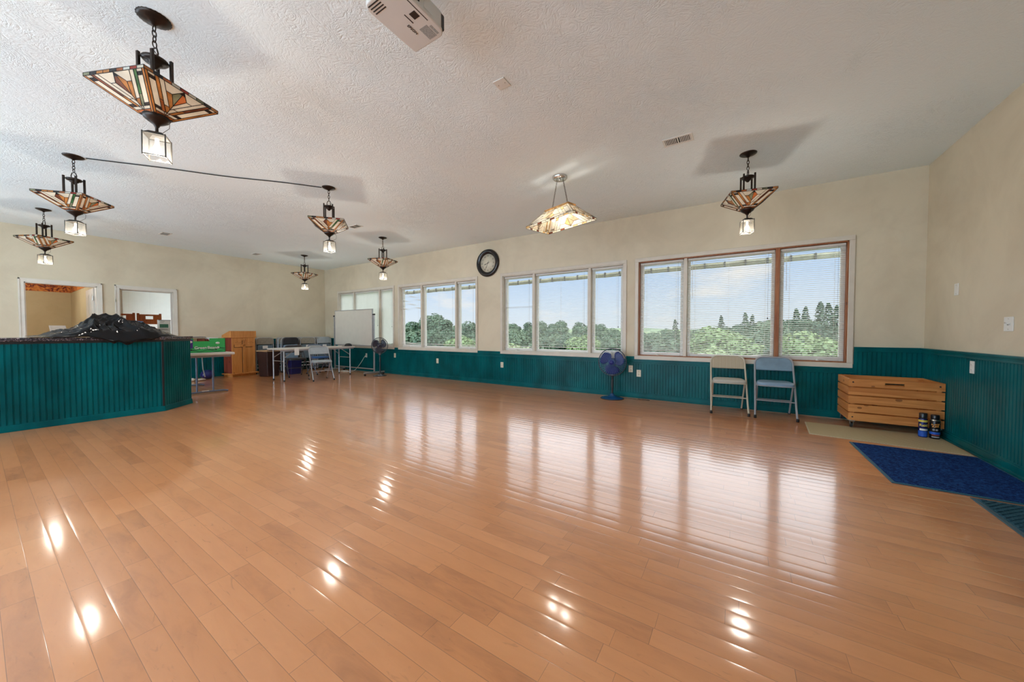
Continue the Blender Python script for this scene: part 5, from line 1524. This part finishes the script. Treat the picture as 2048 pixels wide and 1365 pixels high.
# ------------------------------------------------------------------ crate, mats, cans
def crate():
    t = thing('wooden_crate', 'slatted pine crate on casters in the right corner', 'crate', (1.447, 5.73, .0078))
    W, D = .368, .26; zs = [.092 + .0975*k for k in range(5)]; h = .084
    for k, z in enumerate(zs):
        if k == 4:
            f = MB(); f.box(-W,-D,z,-.075,-D+.018,z+h); f.box(.075,-D,z,W,-D+.018,z+h); f.box(-.075,-D,z,.075,-D+.018,z+.026); f.box(-.075,-D,z+.054,.075,-D+.018,z+h)
            f.build('front_slat', M['pine_x'], t)['label'] = 'top pine slat with a hand slot'
        else: MB().box(-W,-D,z,W,-D+.018,z+h).build('front_slat', M['pine_x'], t, .002)
        MB().box(-W,D-.018,z,W,D,z+h).build('back_slat', M['pine_x'], t, .002)
        for s in (-1,1): MB().box(s*W-.018 if s > 0 else -W,-D+.018,z,W if s > 0 else -W+.018,D-.018,z+h).build('side_slat', M['pine_y'], t, .002)
    for sx in (-1,1):
        for sy in (-1,1):
            x = sx*(W-.036); y = sy*(D-.036)
            MB().box(x-.018,y-.018,.092,x+.018,y+.018,.555).build('corner_post_or_shade_strip', M['pine_z'], t, .002)
            for z in (.13,.53):
                if sy < 0: MB().lathe([(0,.004),(.007,.003),(.008,0)], 10, M=frame((x,-D,z),(1,0,0),(0,0,1))).build('bolt', M['dark_line'], t)
            c = MB(); c.tube([(x-.010,y,.028+.006),(x+.010,y,.028+.006)], .028, 16); c.build('caster', M['rubber'], t)
            c = MB(); c.box(x-.016,y-.014,.034,x-.012,y+.014,.08); c.box(x+.012,y-.014,.034,x+.016,y+.014,.08); c.box(x-.025,y-.025,.078,x+.025,y+.025,.092); c.build('caster_fork', M['chrome'], t)
    MB().box(-W+.018,-D+.018,.085,W-.018,D-.018,.098).build('bottom_board', M['pine_x'], t)
for k, ax in enumerate('xyz'): M['pine_'+ax] = pine('knotty_pine_'+ax, (.68,.29,.085), (.48,.165,.04), 1, k)
crate()
def floor_mat_(name, label, pts, h, m, edge=None, ew=.02):
    """rug with a bound edge; pts counter-clockwise"""
    cx = sum(p[0] for p in pts)/4; cy = sum(p[1] for p in pts)/4
    t = thing(name, label, 'mat', (cx, cy, .0005)); q = [(p[0]-cx, p[1]-cy) for p in pts]
    MB().prism(q, 0, h*.7, 'z').build('backing', edge, t, .002)
    s = [(x*(1-ew/abs(max(abs(a[0]) for a in q))), y*(1-ew/abs(max(abs(a[1]) for a in q)))) for x, y in q]
    MB().prism(s, h*.7, h, 'z').build('pile', m, t, .002)
    return t, s
def weave(name):
    m, n, out = nt(name); b = N(n, 'ShaderNodeBsdfPrincipled', Roughness=.9)
    tc = N(n, 'ShaderNodeTexCoord'); ch = N(n, 'ShaderNodeTexChecker', Scale=90); n.links.new(tc.outputs['Object'], ch.inputs['Vector'])
    ch.inputs['Color1'].default_value = (.55,.45,.28,1); ch.inputs['Color2'].default_value = (.40,.31,.17,1)
    n.links.new(ch.outputs[0], b.inputs['Base Color']); n.links.new(b.outputs[0], out.inputs['Surface']); return m
floor_mat_('door_mat', 'long beige woven mat in front of the crate', [(.665,4.93),(1.785,4.83),(1.795,5.56),(.705,5.56)], .007, weave('beige_weave'), mat('beige_edge', (.50,.42,.28), rough=.8, var=.1), .012)
floor_mat_('door_mat', 'royal blue carpet mat along the right wall', [(.965,3.655),(1.793,3.63),(1.795,4.79),(.955,4.78)], .009, carpet('royal_blue_carpet', (.001,.008,.06), (.016,.085,.30), 60), mat('teal_rubber_edge', (.01,.09,.15), rough=.6), .02)
def rib_mat():
    t, s = floor_mat_('door_mat', 'grey-blue ribbed mat nearest the right edge of the picture', [(1.30,2.45),(1.793,2.45),(1.793,3.605),(1.318,3.605)], .008, carpet('slate_blue_carpet', (.015,.055,.085), (.06,.15,.20), 80), mat('slate_rubber_edge', (.05,.10,.13), rough=.7), .025)
    b = MB()
    for (xa, xb) in ((-.205, -.012), (.012, .215)):
        for k in range(-12, 40):
            c = -.80 + .040*k
            pl = [(xa,-.55),(xb,-.55),(xb,.55),(xa,.55)]
            pl = clip(pl, -1, 1, -c); pl = clip(pl, 1, -1, c+.022)
            if len(pl) > 2: b.prism(pl, .0075, .0115, 'z')
    b.build('raised_ribs', bpy.data.materials['slate_blue_carpet'], t, .003)
rib_mat()
def spray_can(label, loc, r, h, body, kind):
    t = thing('spray_can', label, 'spray can', loc, .35, 'spray cans on the beige mat')
    MB().lathe([(r*.94,0),(r,.006),(r,h*.74),(r*.98,h*.755),(r*.72,h*.80),(r*.70,h*.80)], 32).build('can_body', body, t)
    F = Matrix.Rotation(math.radians(-74), 4, 'Z')   # label side turned to the room
    def band(nm, z0, z1, m, a0=-180, a1=180):
        b = MB(); n = 28; vs = []
        for k in range(n+1):
            a = math.radians(a0 + (a1-a0)*k/n); vs += [((r+.0006)*math.cos(a), (r+.0006)*math.sin(a), z0), ((r+.0006)*math.cos(a), (r+.0006)*math.sin(a), z1)]
        b.add(vs, [(2*k, 2*k+2, 2*k+3, 2*k+1) for k in range(n)], 0, True); b.build(nm, m, t)
    f = -100
    def word(s, size, z, m, rot=0, dx=0):
        a = math.radians(f-20) + dx; R = frame(((r+.0012)*math.cos(a), (r+.0012)*math.sin(a), z), (-math.sin(a), math.cos(a), 0), (0,0,1)) @ Matrix.Rotation(rot,4,'Z')
        o = text('lettering', s, size, m, R, t, .0006, bold=.0008); 
        # wrap the flat letters around the can
        for v in o.data.vertices:
            p = v.co; side = Vector((-math.sin(a), math.cos(a), 0)); x = p.x*side.x + p.y*side.y; rad = Vector((math.cos(a), math.sin(a), 0)); d = p.x*rad.x + p.y*rad.y
            an = a + x/r; v.co = Vector((d*math.cos(an), d*math.sin(an), p.z))
    if kind == 'blue':
        MB().lathe([(r*.88,h*.76),(r*.92,h*.80),(r*.92,h*.97),(r*.8,h),(0,h)], 28).build('cap', M['black'], t)
        band('yellow_band', h*.63, h*.72, M['yellow']); band('pale_band', h*.28, h*.36, M['paper'], f-70, f+50); band('blue_band', h*.03, h*.26, M['can_blue2'])
        word('Raid', .034, h*.50, M['yellow'])
    else:
        MB().lathe([(r*.80,h*.79),(r*.84,h*.82),(r*.84,h*.97),(r*.72,h),(0,h)], 28).build('cap', M['black'], t)
        MB().lathe([(r*.985,h*.752),(r*.82,h*.795),(r*.80,h*.80)], 32).build('shoulder_ring', M['chrome'], t)
        band('blue_band', h*.19, h*.29, M['can_blue2']); band('red_band', h*.15, h*.18, M['can_red'], f-60, f+40); band('pale_band', h*.06, h*.11, M['grey_paint'], f-60, f+40)
        word('BLACK', .020, h*.60, M['can_orange'], .15); word('FLAG', .020, h*.52, M['can_orange'], .15)
        for q in (-.35,.25):
            a = math.radians(f-20)+q; MB().lathe([(0,.001),(.010,.001),(.010,0)], 12, M=frame(((r+.0006)*math.cos(a),(r+.0006)*math.sin(a),h*.38),(-math.sin(a),math.cos(a),0),(0,0,1))).build('grey_patch', M['grey_paint'], t)
M['yellow'] = mat('yellow_print', (.75,.58,.10), rough=.4, var=.05); M['can_blue2'] = mat('bright_blue_print', (.02,.10,.50), rough=.3, var=.2, vscale=60); M['can_orange'] = mat('orange_print', (.85,.36,.07), rough=.4, var=.05); M['can_red'] = mat('red_print', (.40,.06,.04), rough=.4)
spray_can('dark blue spray can with yellow lettering, left of the pair by the crate', (1.648, 5.418, .0078), .0325, .252, mat('dark_blue_can', (.015,.018,.14), rough=.25, metal=.3, var=.2), 'blue')
spray_can('black spray can with orange lettering, right of the pair by the crate', (1.725, 5.395, .0078), .037, .248, mat('black_can', (.012,.012,.015), rough=.25, metal=.3, var=.2), 'black')
# ------------------------------------------------------------------ sky, sun, camera
def world():
    w = bpy.data.worlds.new('sky'); sc.world = w; w.use_nodes = True; n = w.node_tree; n.nodes.clear()
    out = n.nodes.new('ShaderNodeOutputWorld'); bg = n.nodes.new('ShaderNodeBackground'); n.links.new(bg.outputs[0], out.inputs[0])
    bg.inputs['Strength'].default_value = SKY_ST
    tc = N(n, 'ShaderNodeTexCoord'); sp = N(n, 'ShaderNodeSeparateXYZ'); n.links.new(tc.outputs['Generated'], sp.inputs[0])
    cr = N(n, 'ShaderNodeValToRGB'); e = cr.color_ramp.elements
    e[0].position = 0; e[0].color = (.20,.24,.16,1); e[1].position = 1; e[1].color = (.30,.48,.85,1)
    for p, c in ((.498,(.24,.28,.2)), (.502,(.80,.87,.95)), (.53,(.72,.83,.96)), (.57,(.56,.72,.95)), (.62,(.47,.65,.93)), (.75,(.36,.55,.90))):
        k = e.new(p); k.color = rgb(c)
    n.links.new(mth(n, 'MULTIPLY_ADD', sp.outputs['Z'], .5, .5), cr.inputs[0])
    mp = N(n, 'ShaderNodeMapping'); mp.inputs['Scale'].default_value = (1, 1, 2.6); n.links.new(tc.outputs['Generated'], mp.inputs[0])
    nz = N(n, 'ShaderNodeTexNoise', Scale=3.6, Detail=7, Roughness=.58); n.links.new(mp.outputs[0], nz.inputs['Vector'])
    mr = N(n, 'ShaderNodeMapRange'); n.links.new(nz.outputs['Fac'], mr.inputs['Value']); mr.inputs[1].default_value = .53; mr.inputs[2].default_value = .70
    up = N(n, 'ShaderNodeMapRange'); n.links.new(sp.outputs['Z'], up.inputs['Value']); up.inputs[1].default_value = .0; up.inputs[2].default_value = .05
    mx = N(n, 'ShaderNodeMix', data_type='RGBA'); n.links.new(mth(n, 'MULTIPLY', mr.outputs[0], up.outputs[0]), mx.inputs['Factor'])
    n.links.new(cr.outputs[0], mx.inputs[6]); mx.inputs[7].default_value = (1.0,.95,.90,1)
    # sky above the seen part made extra bright to whiten the floor reflections
    hi = N(n, 'ShaderNodeMapRange'); hi.interpolation_type = 'SMOOTHSTEP'; n.links.new(sp.outputs['Z'], hi.inputs['Value']); hi.inputs[1].default_value = .19; hi.inputs[2].default_value = .30
    m2 = N(n, 'ShaderNodeMix', data_type='RGBA'); n.links.new(hi.outputs[0], m2.inputs['Factor']); n.links.new(mx.outputs[2], m2.inputs[6]); m2.inputs[7].default_value = (HI*.95, HI*.99, HI*1.05, 1)
    # unseen half behind the building: added fill glow above and below the horizon
    bk = N(n, 'ShaderNodeMapRange'); bk.interpolation_type = 'SMOOTHSTEP'; n.links.new(sp.outputs['Y'], bk.inputs['Value']); bk.inputs[1].default_value = -.05; bk.inputs[2].default_value = -.35
    ud = mth(n, 'GREATER_THAN', sp.outputs['Z'], 0)
    m3 = N(n, 'ShaderNodeMix', data_type='RGBA'); n.links.new(ud, m3.inputs['Factor']); m3.inputs[6].default_value = (RD*.78, RD*.99, RD*1.20, 1); m3.inputs[7].default_value = (RU*.78, RU*.99, RU*1.20, 1)
    m4 = N(n, 'ShaderNodeMix', data_type='RGBA'); n.links.new(bk.outputs[0], m4.inputs['Factor']); n.links.new(m2.outputs[2], m4.inputs[6]); n.links.new(m3.outputs[2], m4.inputs[7])
    n.links.new(m4.outputs[2], bg.inputs['Color'])
HI, RU, RD = 3.0, 6.2, 6.6
SKY_ST = 1.0
world()
sl = bpy.data.lights.new('sun', 'SUN'); sl.energy = 3.0; sl.angle = .02; sl.color = (1, .95, .86)
so = bpy.data.objects.new('sun', sl); COL.objects.link(so); so.rotation_euler = Vector((-.80, .30, -1.0)).to_track_quat('-Z', 'Y').to_euler()

cam = bpy.data.cameras.new('camera'); co = bpy.data.objects.new('camera', cam); COL.objects.link(co)
cam.sensor_width = 36; cam.lens = 36*699.47/2048; cam.clip_start = .02; cam.clip_end = 2000
co.location = (0, 0, 1.1114); co.rotation_euler = (PI/2 - .025904, 0, .57364)
sc.camera = co
vs_ = sc.view_settings; vs_.view_transform = 'Standard'; vs_.look = 'None'; vs_.exposure = 0; vs_.gamma = 1; vs_.use_curve_mapping = False
cy = sc.cycles
cy.use_denoising = True; cy.max_bounces = 10; cy.diffuse_bounces = 5; cy.glossy_bounces = 4; cy.transparent_max_bounces = 24; cy.transmission_bounces = 6
cy.sample_clamp_indirect = 6; cy.caustics_reflective = False; cy.caustics_refractive = False
